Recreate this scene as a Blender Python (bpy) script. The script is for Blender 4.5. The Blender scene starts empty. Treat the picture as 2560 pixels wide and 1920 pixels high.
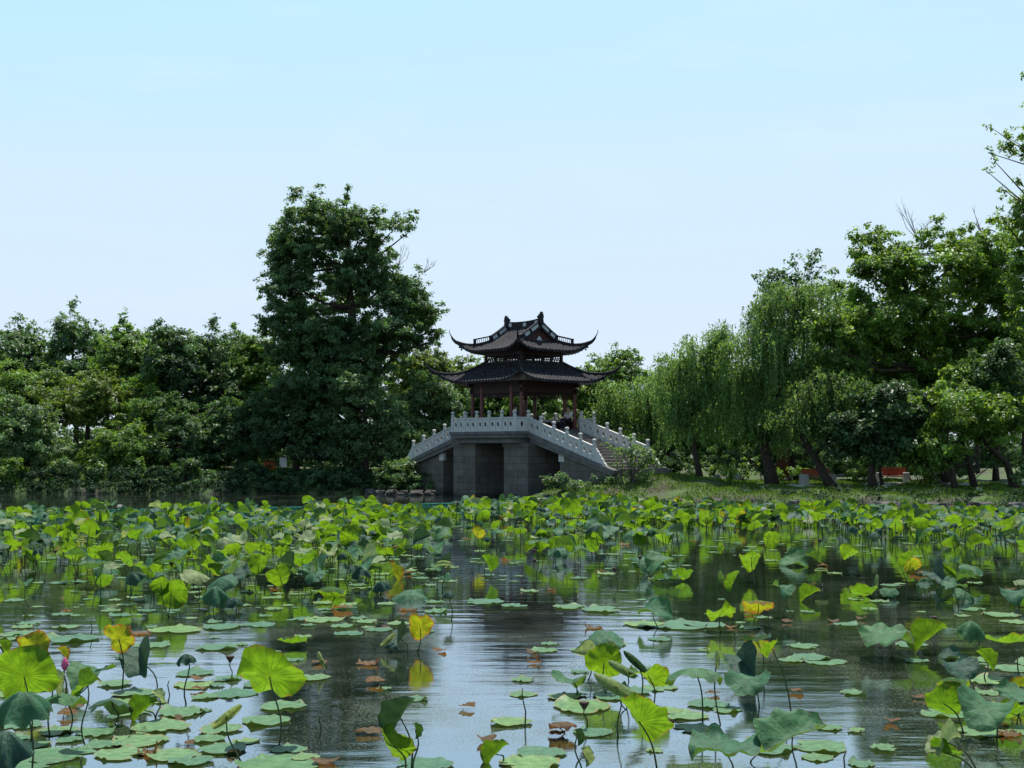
import bpy, math, random
import numpy as np
from math import sin, cos, pi, radians, atan2, sqrt, tan
from mathutils import Vector, Matrix, Euler

scn = bpy.context.scene
COL = scn.collection
rng = np.random.default_rng(7)
random.seed(7)

# ------------------------------------------------------------------ camera
EYE = 2.6
FN = 3090.0                      # focal length in photo pixels (2560 wide)
PITCH = math.atan(160 / FN)
cam = bpy.data.cameras.new('camera'); camo = bpy.data.objects.new('camera', cam)
COL.objects.link(camo); scn.camera = camo
camo.location = (0, 0, EYE); camo.rotation_euler = (pi / 2 + PITCH, 0, 0)
cam.sensor_width = 36; cam.lens = 36 * FN / 2560
cam.clip_start = 0.1; cam.clip_end = 3000
K = 2560 / 2212.0

def ray(x, y):                   # x, y in 2212-wide survey pixels
    dx = (x * K - 1280) / FN; dz = (960 - y * K) / FN
    yy = cos(PITCH) - dz * sin(PITCH); zz = sin(PITCH) + dz * cos(PITCH)
    return dx / yy, zz / yy
def P(x, y, Y):
    a, b = ray(x, y); return Vector((a * Y, Y, EYE + b * Y))
def PG(x, y, z=0.0):             # where the sight line meets height z
    a, b = ray(x, y); Y = (z - EYE) / b
    return Vector((a * Y, Y, z))
def pxs(Y): return Y / (FN / K)  # metres per survey pixel
def proj_x(v): return 1106 + v[0] / v[1] * FN / K

# ------------------------------------------------------------------ tagging
def tag(o, label=None, cat=None, group=None, kind=None):
    if label: o['label'] = label
    if cat: o['category'] = cat
    if group: o['group'] = group
    if kind: o['kind'] = kind
    return o
def empty(name, loc=(0, 0, 0), rz=0):
    o = bpy.data.objects.new(name, None); COL.objects.link(o)
    o.empty_display_size = .2
    o.location = loc; o.rotation_euler = (0, 0, rz); return o

class MB:
    def __init__(s): s.v = []; s.f = []; s.m = []
    def add(s, vs, fs, mi=0):
        n = len(s.v); s.v += [tuple(p) for p in vs]
        s.f += [tuple(i + n for i in f) for f in fs]; s.m += [mi] * len(fs)
    def box(s, x0, x1, y0, y1, z0, z1, mi=0):
        s.add([(x0,y0,z0),(x1,y0,z0),(x1,y1,z0),(x0,y1,z0),(x0,y0,z1),(x1,y0,z1),(x1,y1,z1),(x0,y1,z1)],
              [(0,3,2,1),(4,5,6,7),(0,1,5,4),(1,2,6,5),(2,3,7,6),(3,0,4,7)], mi)
    def bar(s, a, b, w, h, mi=0, up=(0,0,1)):          # box beam between two points
        a = Vector(a); b = Vector(b); d = (b - a).normalized()
        u = Vector(up); sd = d.cross(u)
        if sd.length < 1e-4: sd = d.cross(Vector((1, 0, 0)))
        sd.normalize(); u = sd.cross(d).normalized()
        vs = []
        for p in (a, b):
            for (i, j) in ((-1,-1),(1,-1),(1,1),(-1,1)): vs.append(p + sd * (i * w / 2) + u * (j * h / 2))
        s.add(vs, [(0,1,2,3),(7,6,5,4),(0,4,5,1),(1,5,6,2),(2,6,7,3),(3,7,4,0)], mi)
    def tube(s, pts, rad, n=8, mi=0, cap=True):
        pts = [Vector(p) for p in pts]; m = len(pts)
        if not hasattr(rad, '__len__'): rad = [rad] * m
        vs = []; ref = Vector((0.31, 0.95, 0.05))
        for i, p in enumerate(pts):
            d = (pts[min(i + 1, m - 1)] - pts[max(i - 1, 0)])
            if d.length < 1e-6: d = Vector((0, 0, 1))
            d.normalize(); a = d.cross(ref)
            if a.length < 0.05: a = d.cross(Vector((1, 0, 0)))
            a.normalize(); b = d.cross(a)
            for k in range(n):
                t = 2 * pi * k / n; vs.append(p + (a * cos(t) + b * sin(t)) * rad[i])
        fs = []
        for i in range(m - 1):
            for k in range(n):
                k2 = (k + 1) % n; fs.append((i*n+k, (i+1)*n+k, (i+1)*n+k2, i*n+k2))
        if cap: fs.append(tuple(range(n))); fs.append(tuple((m-1)*n + k for k in reversed(range(n))))
        s.add(vs, fs, mi)
    def lathe(s, prof, c=(0,0,0), n=14, mi=0):
        vs = []; m = len(prof)
        for (r, z) in prof:
            for k in range(n):
                t = 2*pi*k/n; vs.append((c[0]+r*cos(t), c[1]+r*sin(t), c[2]+z))
        fs = []
        for i in range(m-1):
            for k in range(n):
                k2 = (k+1) % n; fs.append((i*n+k, i*n+k2, (i+1)*n+k2, (i+1)*n+k))
        fs.append(tuple(reversed(range(n)))); fs.append(tuple((m-1)*n+k for k in range(n)))
        s.add(vs, fs, mi)
    def prism(s, poly, axis, d0, d1, mi=0):            # poly in two coords extruded along the third
        n = len(poly); vs = []
        for d in (d0, d1):
            for (a, b) in poly:
                vs.append({'x': (d, a, b), 'y': (a, d, b), 'z': (a, b, d)}[axis])
        fs = [tuple(range(n)), tuple(n + i for i in reversed(range(n)))]
        for i in range(n):
            j = (i+1) % n; fs.append((i, n+i, n+j, j))
        s.add(vs, fs, mi)
    def build(s, name, mats, parent=None, smooth=False, loc=None, bevel=0):
        me = bpy.data.meshes.new(name); me.from_pydata(s.v, [], s.f)
        if not isinstance(mats, (list, tuple)): mats = [mats]
        for mt in mats: me.materials.append(mt)
        if len(mats) > 1: me.polygons.foreach_set('material_index', s.m)
        if smooth: me.polygons.foreach_set('use_smooth', [True]*len(s.f))
        me.update()
        o = bpy.data.objects.new(name, me); COL.objects.link(o)
        if parent: o.parent = parent
        if loc: o.location = loc
        if bevel:
            md = o.modifiers.new('bevel', 'BEVEL'); md.width = bevel; md.segments = 2; md.limit_method = 'ANGLE'
        return o

def np_mesh(name, V, F, mat, parent=None, attrs=None, smooth=False, k=4):
    me = bpy.data.meshes.new(name)
    nf = len(F)
    me.vertices.add(len(V)); me.vertices.foreach_set('co', np.ascontiguousarray(V, dtype=np.float32).ravel())
    me.loops.add(nf * k); me.loops.foreach_set('vertex_index', np.ascontiguousarray(F, dtype=np.int32).ravel())
    me.polygons.add(nf); me.polygons.foreach_set('loop_start', np.arange(0, nf * k, k, dtype=np.int32))
    if smooth: me.polygons.foreach_set('use_smooth', np.ones(nf, dtype=bool))
    me.update(calc_edges=True)
    if attrs:
        for an, (dom, arr) in attrs.items():
            a = me.attributes.new(an, 'FLOAT', dom); a.data.foreach_set('value', np.ascontiguousarray(arr, dtype=np.float32))
    me.materials.append(mat)
    o = bpy.data.objects.new(name, me); COL.objects.link(o)
    if parent: o.parent = parent
    return o

# ------------------------------------------------------------------ materials
def newmat(name):
    m = bpy.data.materials.new(name); m.use_nodes = True
    nt = m.node_tree; nt.nodes.clear()
    out = nt.nodes.new('ShaderNodeOutputMaterial'); return m, nt, out
def N(nt, typ, **kw):
    n = nt.nodes.new(typ)
    for k, v in kw.items():
        if k in n.inputs.keys(): n.inputs[k].default_value = v
        else: setattr(n, k, v)
    return n
def L(nt, a, b): nt.links.new(a, b)
def ramp(nt, fac, stops, interp='LINEAR'):
    r = nt.nodes.new('ShaderNodeValToRGB'); r.color_ramp.interpolation = interp
    e = r.color_ramp.elements
    while len(e) > 1: e.remove(e[-1])
    e[0].position = stops[0][0]; e[0].color = (*stops[0][1], 1)
    for p, c in stops[1:]:
        x = e.new(p); x.color = (*c, 1)
    L(nt, fac, r.inputs[0]); return r
def math_n(nt, op, a, b=None, c=None):
    n = nt.nodes.new('ShaderNodeMath'); n.operation = op
    for i, v in enumerate((a, b, c)):
        if v is None: continue
        if isinstance(v, (int, float)): n.inputs[i].default_value = v
        else: L(nt, v, n.inputs[i])
    return n.outputs[0]
def mixc(nt, fac, a, b, typ='MIX'):
    n = nt.nodes.new('ShaderNodeMix'); n.data_type = 'RGBA'; n.blend_type = typ
    for i, v in ((0, fac), (6, a), (7, b)):
        if isinstance(v, (int, float)): n.inputs[i].default_value = v
        elif isinstance(v, tuple): n.inputs[i].default_value = (*v, 1)
        else: L(nt, v, n.inputs[i])
    return n.outputs[2]

def surf(name, c1, c2, scale=3, rough=.8, bump=.15, bscale=None, detail=6, spec=.3, c3=None):
    m, nt, out = newmat(name)
    tc = N(nt, 'ShaderNodeTexCoord'); nz = N(nt, 'ShaderNodeTexNoise', Scale=scale, Detail=detail, Roughness=.65)
    L(nt, tc.outputs['Object'], nz.inputs['Vector'])
    st = [(.3, c1), (.7, c2)] if c3 is None else [(.25, c1), (.5, c2), (.75, c3)]
    r = ramp(nt, nz.outputs[0], st)
    b = N(nt, 'ShaderNodeBsdfPrincipled', Roughness=rough); b.inputs['Specular IOR Level'].default_value = spec
    L(nt, r.outputs[0], b.inputs['Base Color'])
    nz2 = N(nt, 'ShaderNodeTexNoise', Scale=bscale or scale * 6, Detail=5)
    L(nt, tc.outputs['Object'], nz2.inputs['Vector'])
    bp = N(nt, 'ShaderNodeBump', Strength=bump, Distance=.05); L(nt, nz2.outputs[0], bp.inputs['Height'])
    L(nt, bp.outputs[0], b.inputs['Normal']); L(nt, b.outputs[0], out.inputs[0]); return m

def foliage(name, dark, light, trans, tw=.35, rough=.42, spec=.5):
    m, nt, out = newmat(name)
    at = N(nt, 'ShaderNodeAttribute', attribute_name='tone')
    r = ramp(nt, at.outputs['Fac'], [(0, dark), (1, light)])
    b = N(nt, 'ShaderNodeBsdfPrincipled', Roughness=rough); b.inputs['Specular IOR Level'].default_value = spec
    L(nt, r.outputs[0], b.inputs['Base Color'])
    t = N(nt, 'ShaderNodeBsdfTranslucent')
    tcol = mixc(nt, at.outputs['Fac'], tuple(x * .55 for x in trans), trans)
    L(nt, tcol, t.inputs['Color'])
    mx = N(nt, 'ShaderNodeMixShader', Fac=tw); L(nt, b.outputs[0], mx.inputs[1]); L(nt, t.outputs[0], mx.inputs[2])
    L(nt, mx.outputs[0], out.inputs[0]); return m

def lotus_mat(name, top, back, trans, spots=0.25, tw=.45, brown=(.16,.08,.02), rough=.58):
    m, nt, out = newmat(name)
    uv = N(nt, 'ShaderNodeUVMap'); sep = N(nt, 'ShaderNodeSeparateXYZ'); L(nt, uv.outputs[0], sep.inputs[0])
    # radial veins (u = angle, v = radius)
    w = math_n(nt, 'MULTIPLY', sep.outputs[0], 21.0); fr = math_n(nt, 'FRACT', w)
    dd = math_n(nt, 'ABSOLUTE', math_n(nt, 'SUBTRACT', fr, .5))
    wd = math_n(nt, 'DIVIDE', .045, math_n(nt, 'ADD', sep.outputs[1], .25))
    vein = math_n(nt, 'LESS_THAN', dd, wd)
    tc = N(nt, 'ShaderNodeTexCoord'); oi = N(nt, 'ShaderNodeObjectInfo')
    off = N(nt, 'ShaderNodeVectorMath', operation='ADD'); L(nt, tc.outputs['Object'], off.inputs[0])
    sc = N(nt, 'ShaderNodeVectorMath', operation='SCALE'); sc.inputs[0].default_value = (13, 7, 5); L(nt, oi.outputs['Random'], sc.inputs['Scale'])
    L(nt, sc.outputs[0], off.inputs[1])
    nz = N(nt, 'ShaderNodeTexNoise', Scale=3.2, Detail=5, Roughness=.6); L(nt, off.outputs[0], nz.inputs['Vector'])
    geo = N(nt, 'ShaderNodeNewGeometry')
    c = mixc(nt, geo.outputs['Backfacing'], top, back)
    var = ramp(nt, nz.outputs[0], [(.3, (.58,.64,.6)), (.7, (1.35,1.28,1.2))])
    c = mixc(nt, 1.0, c, var.outputs[0], 'MULTIPLY')
    rv = ramp(nt, oi.outputs['Random'], [(0, (.75,.85,.9)), (.5, (1,1,1)), (1, (1.18,1.1,.85))])
    c = mixc(nt, 1.0, c, rv.outputs[0], 'MULTIPLY')
    c = mixc(nt, math_n(nt, 'MULTIPLY', vein, .35), c, (.16,.26,.10))
    nz2 = N(nt, 'ShaderNodeTexNoise', Scale=5.5, Detail=8, Roughness=.75); L(nt, off.outputs[0], nz2.inputs['Vector'])
    rim = math_n(nt, 'POWER', sep.outputs[1], 7.0)
    sp = math_n(nt, 'ADD', nz2.outputs[0], math_n(nt, 'MULTIPLY', rim, .22))
    rs = ramp(nt, sp, [(.80 - spots * .5, (0,0,0)), (.86 - spots * .5, (1,1,1))])
    c2 = mixc(nt, rs.outputs[0], c, brown)
    b = N(nt, 'ShaderNodeBsdfPrincipled', Roughness=rough); b.inputs['Specular IOR Level'].default_value = .22
    L(nt, c2, b.inputs['Base Color'])
    t = N(nt, 'ShaderNodeBsdfTranslucent')
    tc1 = mixc(nt, 1.0, trans, rv.outputs[0], 'MULTIPLY')
    tc1 = mixc(nt, 1.0, tc1, var.outputs[0], 'MULTIPLY')
    tc2 = mixc(nt, vein, tc1, tuple(x * .42 for x in trans)); tc3 = mixc(nt, rs.outputs[0], tc2, tuple(x * 1.2 for x in brown))
    L(nt, tc3, t.inputs['Color'])
    bh = math_n(nt, 'ADD', math_n(nt, 'MULTIPLY', vein, .6), nz.outputs[0])
    bp = N(nt, 'ShaderNodeBump', Strength=.7, Distance=.03); L(nt, bh, bp.inputs['Height']); L(nt, bp.outputs[0], b.inputs['Normal'])
    mx = N(nt, 'ShaderNodeMixShader', Fac=tw); L(nt, b.outputs[0], mx.inputs[1]); L(nt, t.outputs[0], mx.inputs[2])
    L(nt, mx.outputs[0], out.inputs[0]); return m

def stone_wall(name, c1, c2, mortar, bw=.9, rh=.3):
    m, nt, out = newmat(name)
    tc = N(nt, 'ShaderNodeTexCoord'); sp = N(nt, 'ShaderNodeSeparateXYZ'); L(nt, tc.outputs['Object'], sp.inputs[0])
    s = math_n(nt, 'ADD', sp.outputs[0], sp.outputs[1]); cb = N(nt, 'ShaderNodeCombineXYZ')
    L(nt, s, cb.inputs[0]); L(nt, sp.outputs[2], cb.inputs[1])
    br = N(nt, 'ShaderNodeTexBrick'); L(nt, cb.outputs[0], br.inputs['Vector'])
    for k, v in (('Scale', 1), ('Mortar Size', .008), ('Brick Width', bw), ('Row Height', rh), ('Bias', 0)): br.inputs[k].default_value = v
    br.inputs['Color1'].default_value = (*c1, 1); br.inputs['Color2'].default_value = (*c2, 1); br.inputs['Mortar'].default_value = (*mortar, 1)
    nz = N(nt, 'ShaderNodeTexNoise', Scale=1.7, Detail=9, Roughness=.7); L(nt, tc.outputs['Object'], nz.inputs['Vector'])
    r = ramp(nt, nz.outputs[0], [(.3, (.6,.6,.58)), (.7, (1.15,1.15,1.15))])
    c = mixc(nt, 1.0, br.outputs[0], r.outputs[0], 'MULTIPLY')
    nt2 = N(nt, 'ShaderNodeTexNoise', Scale=2.6, Detail=7, Roughness=.7); L(nt, cb.outputs[0], nt2.inputs['Vector'])
    tide = math_n(nt, 'ADD', sp.outputs[2], math_n(nt, 'MULTIPLY', nt2.outputs[0], -.55))       # stained tide line and moss
    tr_ = ramp(nt, math_n(nt, 'ADD', tide, .5), [(.28, (1, 1, 1)), (.50, (0, 0, 0))])
    c = mixc(nt, math_n(nt, 'MULTIPLY', tr_.outputs[0], .75), c, (.022, .028, .018))
    ns = N(nt, 'ShaderNodeTexNoise', Scale=1.0, Detail=6, Roughness=.7); ms = N(nt, 'ShaderNodeMapping'); ms.inputs['Scale'].default_value = (3.5, .35, 1)
    L(nt, cb.outputs[0], ms.inputs['Vector']); L(nt, ms.outputs[0], ns.inputs['Vector'])
    rs_ = ramp(nt, ns.outputs[0], [(.52, (0, 0, 0)), (.66, (1, 1, 1))]); c = mixc(nt, math_n(nt, 'MULTIPLY', rs_.outputs[0], .45), c, (.035, .035, .030))
    b = N(nt, 'ShaderNodeBsdfPrincipled', Roughness=.85); L(nt, c, b.inputs['Base Color'])
    bp = N(nt, 'ShaderNodeBump', Strength=.4, Distance=.03); L(nt, br.outputs['Fac'], bp.inputs['Height']); bp.invert = True
    L(nt, bp.outputs[0], b.inputs['Normal']); L(nt, b.outputs[0], out.inputs[0]); return m

M = {}
M['tile'] = surf('roof_tile', (.006,.006,.008), (.018,.018,.021), scale=7, rough=.8, bump=.3, bscale=30, spec=.2, c3=(.085,.085,.085))
M['ridge'] = surf('ridge_tile', (.008,.008,.010), (.022,.022,.026), scale=6, rough=.8)
M['plaster'] = surf('white_plaster', (.42,.44,.46), (.58,.60,.62), scale=4, rough=.85, bump=.05)
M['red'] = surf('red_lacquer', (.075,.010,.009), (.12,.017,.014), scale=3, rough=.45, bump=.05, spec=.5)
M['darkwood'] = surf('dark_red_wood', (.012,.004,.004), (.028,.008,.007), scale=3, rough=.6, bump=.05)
M['stone'] = surf('pale_stone', (.24,.25,.23), (.54,.54,.51), scale=5, rough=.8, bump=.2, c3=(.42,.42,.40))
M['stone2'] = surf('weathered_stone', (.075,.077,.075), (.17,.165,.155), scale=2.5, rough=.85, bump=.3)
M['block'] = stone_wall('bridge_blockwork', (.100,.093,.080), (.150,.138,.118), (.030,.028,.025), rh=.36)
M['step'] = surf('stair_stone', (.13,.115,.105), (.24,.21,.19), scale=3, rough=.85, bump=.3)
M['rock'] = surf('bank_rock', (.03,.029,.027), (.12,.11,.10), scale=2.2, rough=.9, bump=.8, bscale=6)
M['bark'] = surf('bark', (.025,.02,.016), (.07,.055,.042), scale=7, rough=.95, bump=.8, bscale=18)
M['barkpale'] = surf('pale_bark', (.07,.065,.055), (.15,.14,.12), scale=7, rough=.95, bump=.6, bscale=18)
M['twig'] = surf('twig_bark', (.06,.05,.04), (.12,.10,.09), scale=5, rough=.9)
M['concrete'] = surf('bench_concrete', (.26,.25,.22), (.40,.39,.36), scale=4, rough=.9)
M['slat'] = surf('bench_slat', (.30,.055,.02), (.42,.09,.035), scale=6, rough=.55)
M['path'] = surf('path_paving', (.38,.36,.32), (.52,.50,.46), scale=2, rough=.9)
M['brownboard'] = surf('brown_board', (.07,.025,.015), (.12,.045,.03), scale=3, rough=.7)
M['orangeboard'] = surf('orange_panel', (.25,.06,.015), (.35,.09,.02), scale=3, rough=.7)
M['white'] = surf('sign_white', (.6,.64,.66), (.72,.75,.77), scale=2, rough=.6, bump=.02)
M['net'] = None
M['camphor'] = foliage('camphor_leaf', (0.026,0.056,0.024), (.130,.245,.095), (.22,.40,.06), tw=.40, rough=.46, spec=.35)
M['broad'] = foliage('broad_leaf', (0.031,0.071,0.016), (.165,.30,.065), (.28,.48,.04), tw=.43, rough=.48, spec=.35)
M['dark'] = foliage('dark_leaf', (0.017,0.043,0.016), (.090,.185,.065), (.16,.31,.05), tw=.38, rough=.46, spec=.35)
M['yellow'] = foliage('yellowgreen_leaf', (0.034,0.068,0.011), (.15,.25,.04), (.30,.44,.03), tw=.45, rough=.5)
M['willow'] = foliage('willow_leaf', (.045,.100,.030), (.20,.35,.110), (.32,.52,.08), tw=.46, rough=.5, spec=.3)
M['shrub'] = foliage('shrub_leaf', (0.034,0.074,0.028), (.18,.30,.12), (.26,.44,.08), tw=.40, rough=.48, spec=.35)
M['right'] = foliage('rightbank_leaf', (0.034,0.081,0.015), (.175,.33,.060), (.33,.52,.04), tw=.45, rough=.45, spec=.35)
M['cover'] = foliage('shade_toned_cover_leaf', (.010,.030,.014), (.040,.095,.040), (.06,.13,.03), tw=.25, rough=.65, spec=.15)  # bank leaves darkened and dulled, tree shade put into the colour
M['grass'] = foliage('grass_blade', (0.031,0.068,0.009), (.13,.24,.03), (.2,.34,.03), tw=.35, rough=.6, spec=.2)
# ------------------------------------------------------------------ light and sky
EL = radians(70); AZ = radians(14)         # sun high behind the pavilion, slightly to the right
w = bpy.data.worlds.new('World'); scn.world = w; w.use_nodes = True
nt = w.node_tree; nt.nodes.clear()
wo = nt.nodes.new('ShaderNodeOutputWorld'); bg = nt.nodes.new('ShaderNodeBackground')
sky = nt.nodes.new('ShaderNodeTexSky'); sky.sky_type = 'NISHITA'; sky.sun_disc = False
sky.sun_elevation = EL; sky.sun_rotation = AZ; sky.altitude = 50
sky.air_density = 1.0; sky.dust_density = .5; sky.ozone_density = 2.0
mul = nt.nodes.new('ShaderNodeMix'); mul.data_type = 'RGBA'; mul.blend_type = 'MULTIPLY'; mul.inputs[0].default_value = 1
L(nt, sky.outputs[0], mul.inputs[6]); mul.inputs[7].default_value = (1.34, 1.24, 1.06, 1)
mn = nt.nodes.new('ShaderNodeMix'); mn.data_type = 'RGBA'; mn.blend_type = 'DARKEN'; mn.inputs[0].default_value = 1
L(nt, mul.outputs[2], mn.inputs[6]); mn.inputs[7].default_value = (3.75, 4.25, 5.0, 1)   # the pale hazy horizon stays just below white
tcw0 = N(nt, 'ShaderNodeTexCoord'); sz0 = N(nt, 'ShaderNodeSeparateXYZ'); L(nt, tcw0.outputs['Generated'], sz0.inputs[0])
lowf = ramp(nt, sz0.outputs[2], [(0, (.0, .0, .0)), (.26, (.46, .46, .46))])
hz = mixc(nt, lowf.outputs[0], mn.outputs[2], (2.5, 4.3, 5.2))
tcw = N(nt, 'ShaderNodeTexCoord'); mw = N(nt, 'ShaderNodeMapping'); L(nt, tcw.outputs['Generated'], mw.inputs['Vector'])
mw.inputs['Scale'].default_value = (1.6, 1.6, 9); mw.inputs['Rotation'].default_value = (.12, .10, 0)
cw = N(nt, 'ShaderNodeTexNoise', Scale=2.1, Detail=9, Roughness=.62, Distortion=.6); L(nt, mw.outputs[0], cw.inputs['Vector'])
cr = ramp(nt, cw.outputs[0], [(.50, (0, 0, 0)), (.74, (1, 1, 1))])
cl_ = mixc(nt, math_n(nt, 'MULTIPLY', cr.outputs[0], .30), hz, (4.1, 4.7, 5.0))
sz = N(nt, 'ShaderNodeSeparateXYZ'); L(nt, tcw.outputs['Generated'], sz.inputs[0])
zr_ = ramp(nt, sz.outputs[2], [(.42, (0, 0, 0)), (.72, (1, 1, 1))])          # clear deep sky overhead, haze only low down
fin = mixc(nt, zr_.outputs[0], cl_, mixc(nt, 1.0, sky.outputs[0], (.8, .8, .8), 'MULTIPLY'))
L(nt, fin, bg.inputs[0]); bg.inputs[1].default_value = .15
L(nt, bg.outputs[0], wo.inputs[0])
sl = bpy.data.lights.new('sun', 'SUN'); so = bpy.data.objects.new('sun', sl); COL.objects.link(so)
sl.energy = 5.0; sl.angle = radians(.53); sl.color = (1, .955, .88)
sd = Vector((sin(AZ) * cos(EL), cos(AZ) * cos(EL), sin(EL)))
so.rotation_euler = sd.to_track_quat('Z', 'Y').to_euler(); so.location = (20, 60, 80)
scn.view_settings.view_transform = 'Standard'; scn.view_settings.look = 'None'
scn.view_settings.exposure = .42; scn.view_settings.gamma = 1
scn.render.engine = 'CYCLES'
scn.cycles.max_bounces = 6; scn.cycles.diffuse_bounces = 3; scn.cycles.glossy_bounces = 3
scn.cycles.transmission_bounces = 3; scn.cycles.transparent_max_bounces = 4
scn.cycles.caustics_reflective = False; scn.cycles.caustics_refractive = False

# ------------------------------------------------------------------ bridge frame
BC = Vector((.631, 67.31, 0)); BA = atan2(-.743, .67)
ax = Vector((cos(BA), sin(BA), 0)); bx = Vector((-sin(BA), cos(BA), 0))
def loc2w(x, y, z=0): return BC + ax * x + bx * y + Vector((0, 0, z))

# ------------------------------------------------------------------ terrain
def interp(x, xs, ys): return np.interp(x, xs, ys)
def land(X, Y):
    lx = (X - BC.x) * ax.x + (Y - BC.y) * ax.y
    ly = (X - BC.x) * bx.x + (Y - BC.y) * bx.y
    wob = .35 * np.sin(X * .9 + 1) + .25 * np.sin(X * 2.3) + .3 * np.sin(Y * .8)
    ysl = 70.6 + wob * .8
    ysr = interp(X, [-5, 1.5, 4, 6.5, 12, 20, 30, 60], [61, 60.0, 57.6, 55.6, 51.5, 48.3, 45.5, 40]) + wob * .5
    chan = np.maximum(ly - 8, 0) * .02
    dl = np.minimum(Y - ysl, -(lx + 4.9 - chan))
    dr = np.minimum(Y - ysr, lx - 4.9 + wob * .4 + np.clip(ly + 2, 0, 5) * .2)
    top_r = 0.80 + .75 * np.exp(-(((X - 6.2) / 3.4) ** 2 + ((Y - 62.0) / 3.8) ** 2))
    def prof(d, top, e):
        return np.where(d < 0, np.clip(d * 1.6, -1.2, 0) - .02, np.minimum(d / .18, 1) * e + (top - e) * (1 - np.exp(-np.maximum(d - .1, 0) / 2.1)))
    hl = prof(dl, 1.28, .22); hr = prof(dr, top_r, np.clip(.26 + (X - 6) * .03, .26, .52))
    h = np.maximum(hl, hr)
    bump = .05 * np.sin(X * 1.7 + Y) + .04 * np.sin(X * 3.1 - Y * 1.3)
    return h + np.where(h > .2, bump, 0)
def ground_z(x, y): return float(land(np.array([x], float), np.array([y], float))[0])
xs = np.unique(np.concatenate([np.linspace(-900, -60, 16), np.linspace(-60, 60, 401), np.linspace(60, 900, 16)]))
ys = np.unique(np.concatenate([np.linspace(-60, 40, 12), np.linspace(40, 100, 241), np.linspace(100, 1500, 24)]))
GX, GY = np.meshgrid(xs, ys); GZ = land(GX, GY)
V = np.stack([GX.ravel(), GY.ravel(), GZ.ravel()], 1); nx = len(xs); ny = len(ys)
ii = (np.arange(ny - 1)[:, None] * nx + np.arange(nx - 1)[None, :]).ravel()
F = np.stack([ii, ii + 1, ii + nx + 1, ii + nx], 1)
m, nt, out = newmat('grassy_soil')
tc = N(nt, 'ShaderNodeTexCoord'); nz = N(nt, 'ShaderNodeTexNoise', Scale=.55, Detail=8, Roughness=.6); L(nt, tc.outputs['Object'], nz.inputs['Vector'])
nz2 = N(nt, 'ShaderNodeTexNoise', Scale=9, Detail=6, Roughness=.7); L(nt, tc.outputs['Object'], nz2.inputs['Vector'])
gr = ramp(nt, nz2.outputs[0], [(.3, (.03,.06,.014)), (.7, (.08,.14,.028))]); so_ = ramp(nt, nz2.outputs[0], [(.3, (.035,.030,.022)), (.7, (.095,.078,.06))])
fc = ramp(nt, nz.outputs[0], [(.46, (0,0,0)), (.62, (1,1,1))])
c = mixc(nt, fc.outputs[0], gr.outputs[0], so_.outputs[0])
b = N(nt, 'ShaderNodeBsdfPrincipled', Roughness=.95); L(nt, c, b.inputs['Base Color'])
bp = N(nt, 'ShaderNodeBump', Strength=.7, Distance=.08); L(nt, nz2.outputs[0], bp.inputs['Height']); L(nt, bp.outputs[0], b.inputs['Normal'])
L(nt, b.outputs[0], out.inputs[0]); M['ground'] = m
g = np_mesh('ground', V, F, m, smooth=True); tag(g, kind='structure')

# ------------------------------------------------------------------ water
m, nt, out = newmat('pond_water')
tc = N(nt, 'ShaderNodeTexCoord'); mp = N(nt, 'ShaderNodeMapping'); L(nt, tc.outputs['Object'], mp.inputs['Vector'])
mp.inputs['Scale'].default_value = (.30, 1.15, 1)
n1 = N(nt, 'ShaderNodeTexNoise', Scale=2.2, Detail=3, Roughness=.5); L(nt, mp.outputs[0], n1.inputs['Vector'])
n2 = N(nt, 'ShaderNodeTexNoise', Scale=17, Detail=5, Roughness=.6); L(nt, mp.outputs[0], n2.inputs['Vector'])
mp2 = N(nt, 'ShaderNodeMapping'); L(nt, tc.outputs['Object'], mp2.inputs['Vector']); mp2.inputs['Scale'].default_value = (.12, .22, 1)
n3 = N(nt, 'ShaderNodeTexNoise', Scale=1.0, Detail=3, Roughness=.5); L(nt, mp2.outputs[0], n3.inputs['Vector'])
sepw = N(nt, 'ShaderNodeSeparateXYZ'); L(nt, tc.outputs['Object'], sepw.inputs[0])
# breeze: a rougher patch on the near water, calm farther out
near = ramp(nt, math_n(nt, 'DIVIDE', sepw.outputs[1], 60), [(.23, (1,1,1)), (.36, (.14,.14,.14)), (.7, (.25,.25,.25))])
patch = ramp(nt, n3.outputs[0], [(.40, (.15,.15,.15)), (.62, (1,1,1))])
rough = math_n(nt, 'MULTIPLY', near.outputs[0], patch.outputs[0])
h = math_n(nt, 'ADD', math_n(nt, 'MULTIPLY', n1.outputs[0], .42), math_n(nt, 'MULTIPLY', math_n(nt, 'MULTIPLY', n2.outputs[0], rough), .10))
bp = N(nt, 'ShaderNodeBump', Strength=.30, Distance=.05); L(nt, h, bp.inputs['Height'])
n4 = N(nt, 'ShaderNodeTexNoise', Scale=38, Detail=4, Roughness=.75); L(nt, tc.outputs['Object'], n4.inputs['Vector'])
n5 = N(nt, 'ShaderNodeTexNoise', Scale=.55, Detail=4, Roughness=.6); L(nt, tc.outputs['Object'], n5.inputs['Vector'])
alg = math_n(nt, 'ADD', math_n(nt, 'MULTIPLY', n4.outputs[0], .75), math_n(nt, 'MULTIPLY', n5.outputs[0], .42))
am = ramp(nt, alg, [(.61, (0,0,0)), (.66, (1,1,1))])
b = N(nt, 'ShaderNodeBsdfPrincipled', Roughness=.03); b.inputs['IOR'].default_value = 1.5
b.inputs['Specular IOR Level'].default_value = 1.0
b.inputs['Base Color'].default_value = (.010, .016, .009, 1); L(nt, bp.outputs[0], b.inputs['Normal'])
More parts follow.
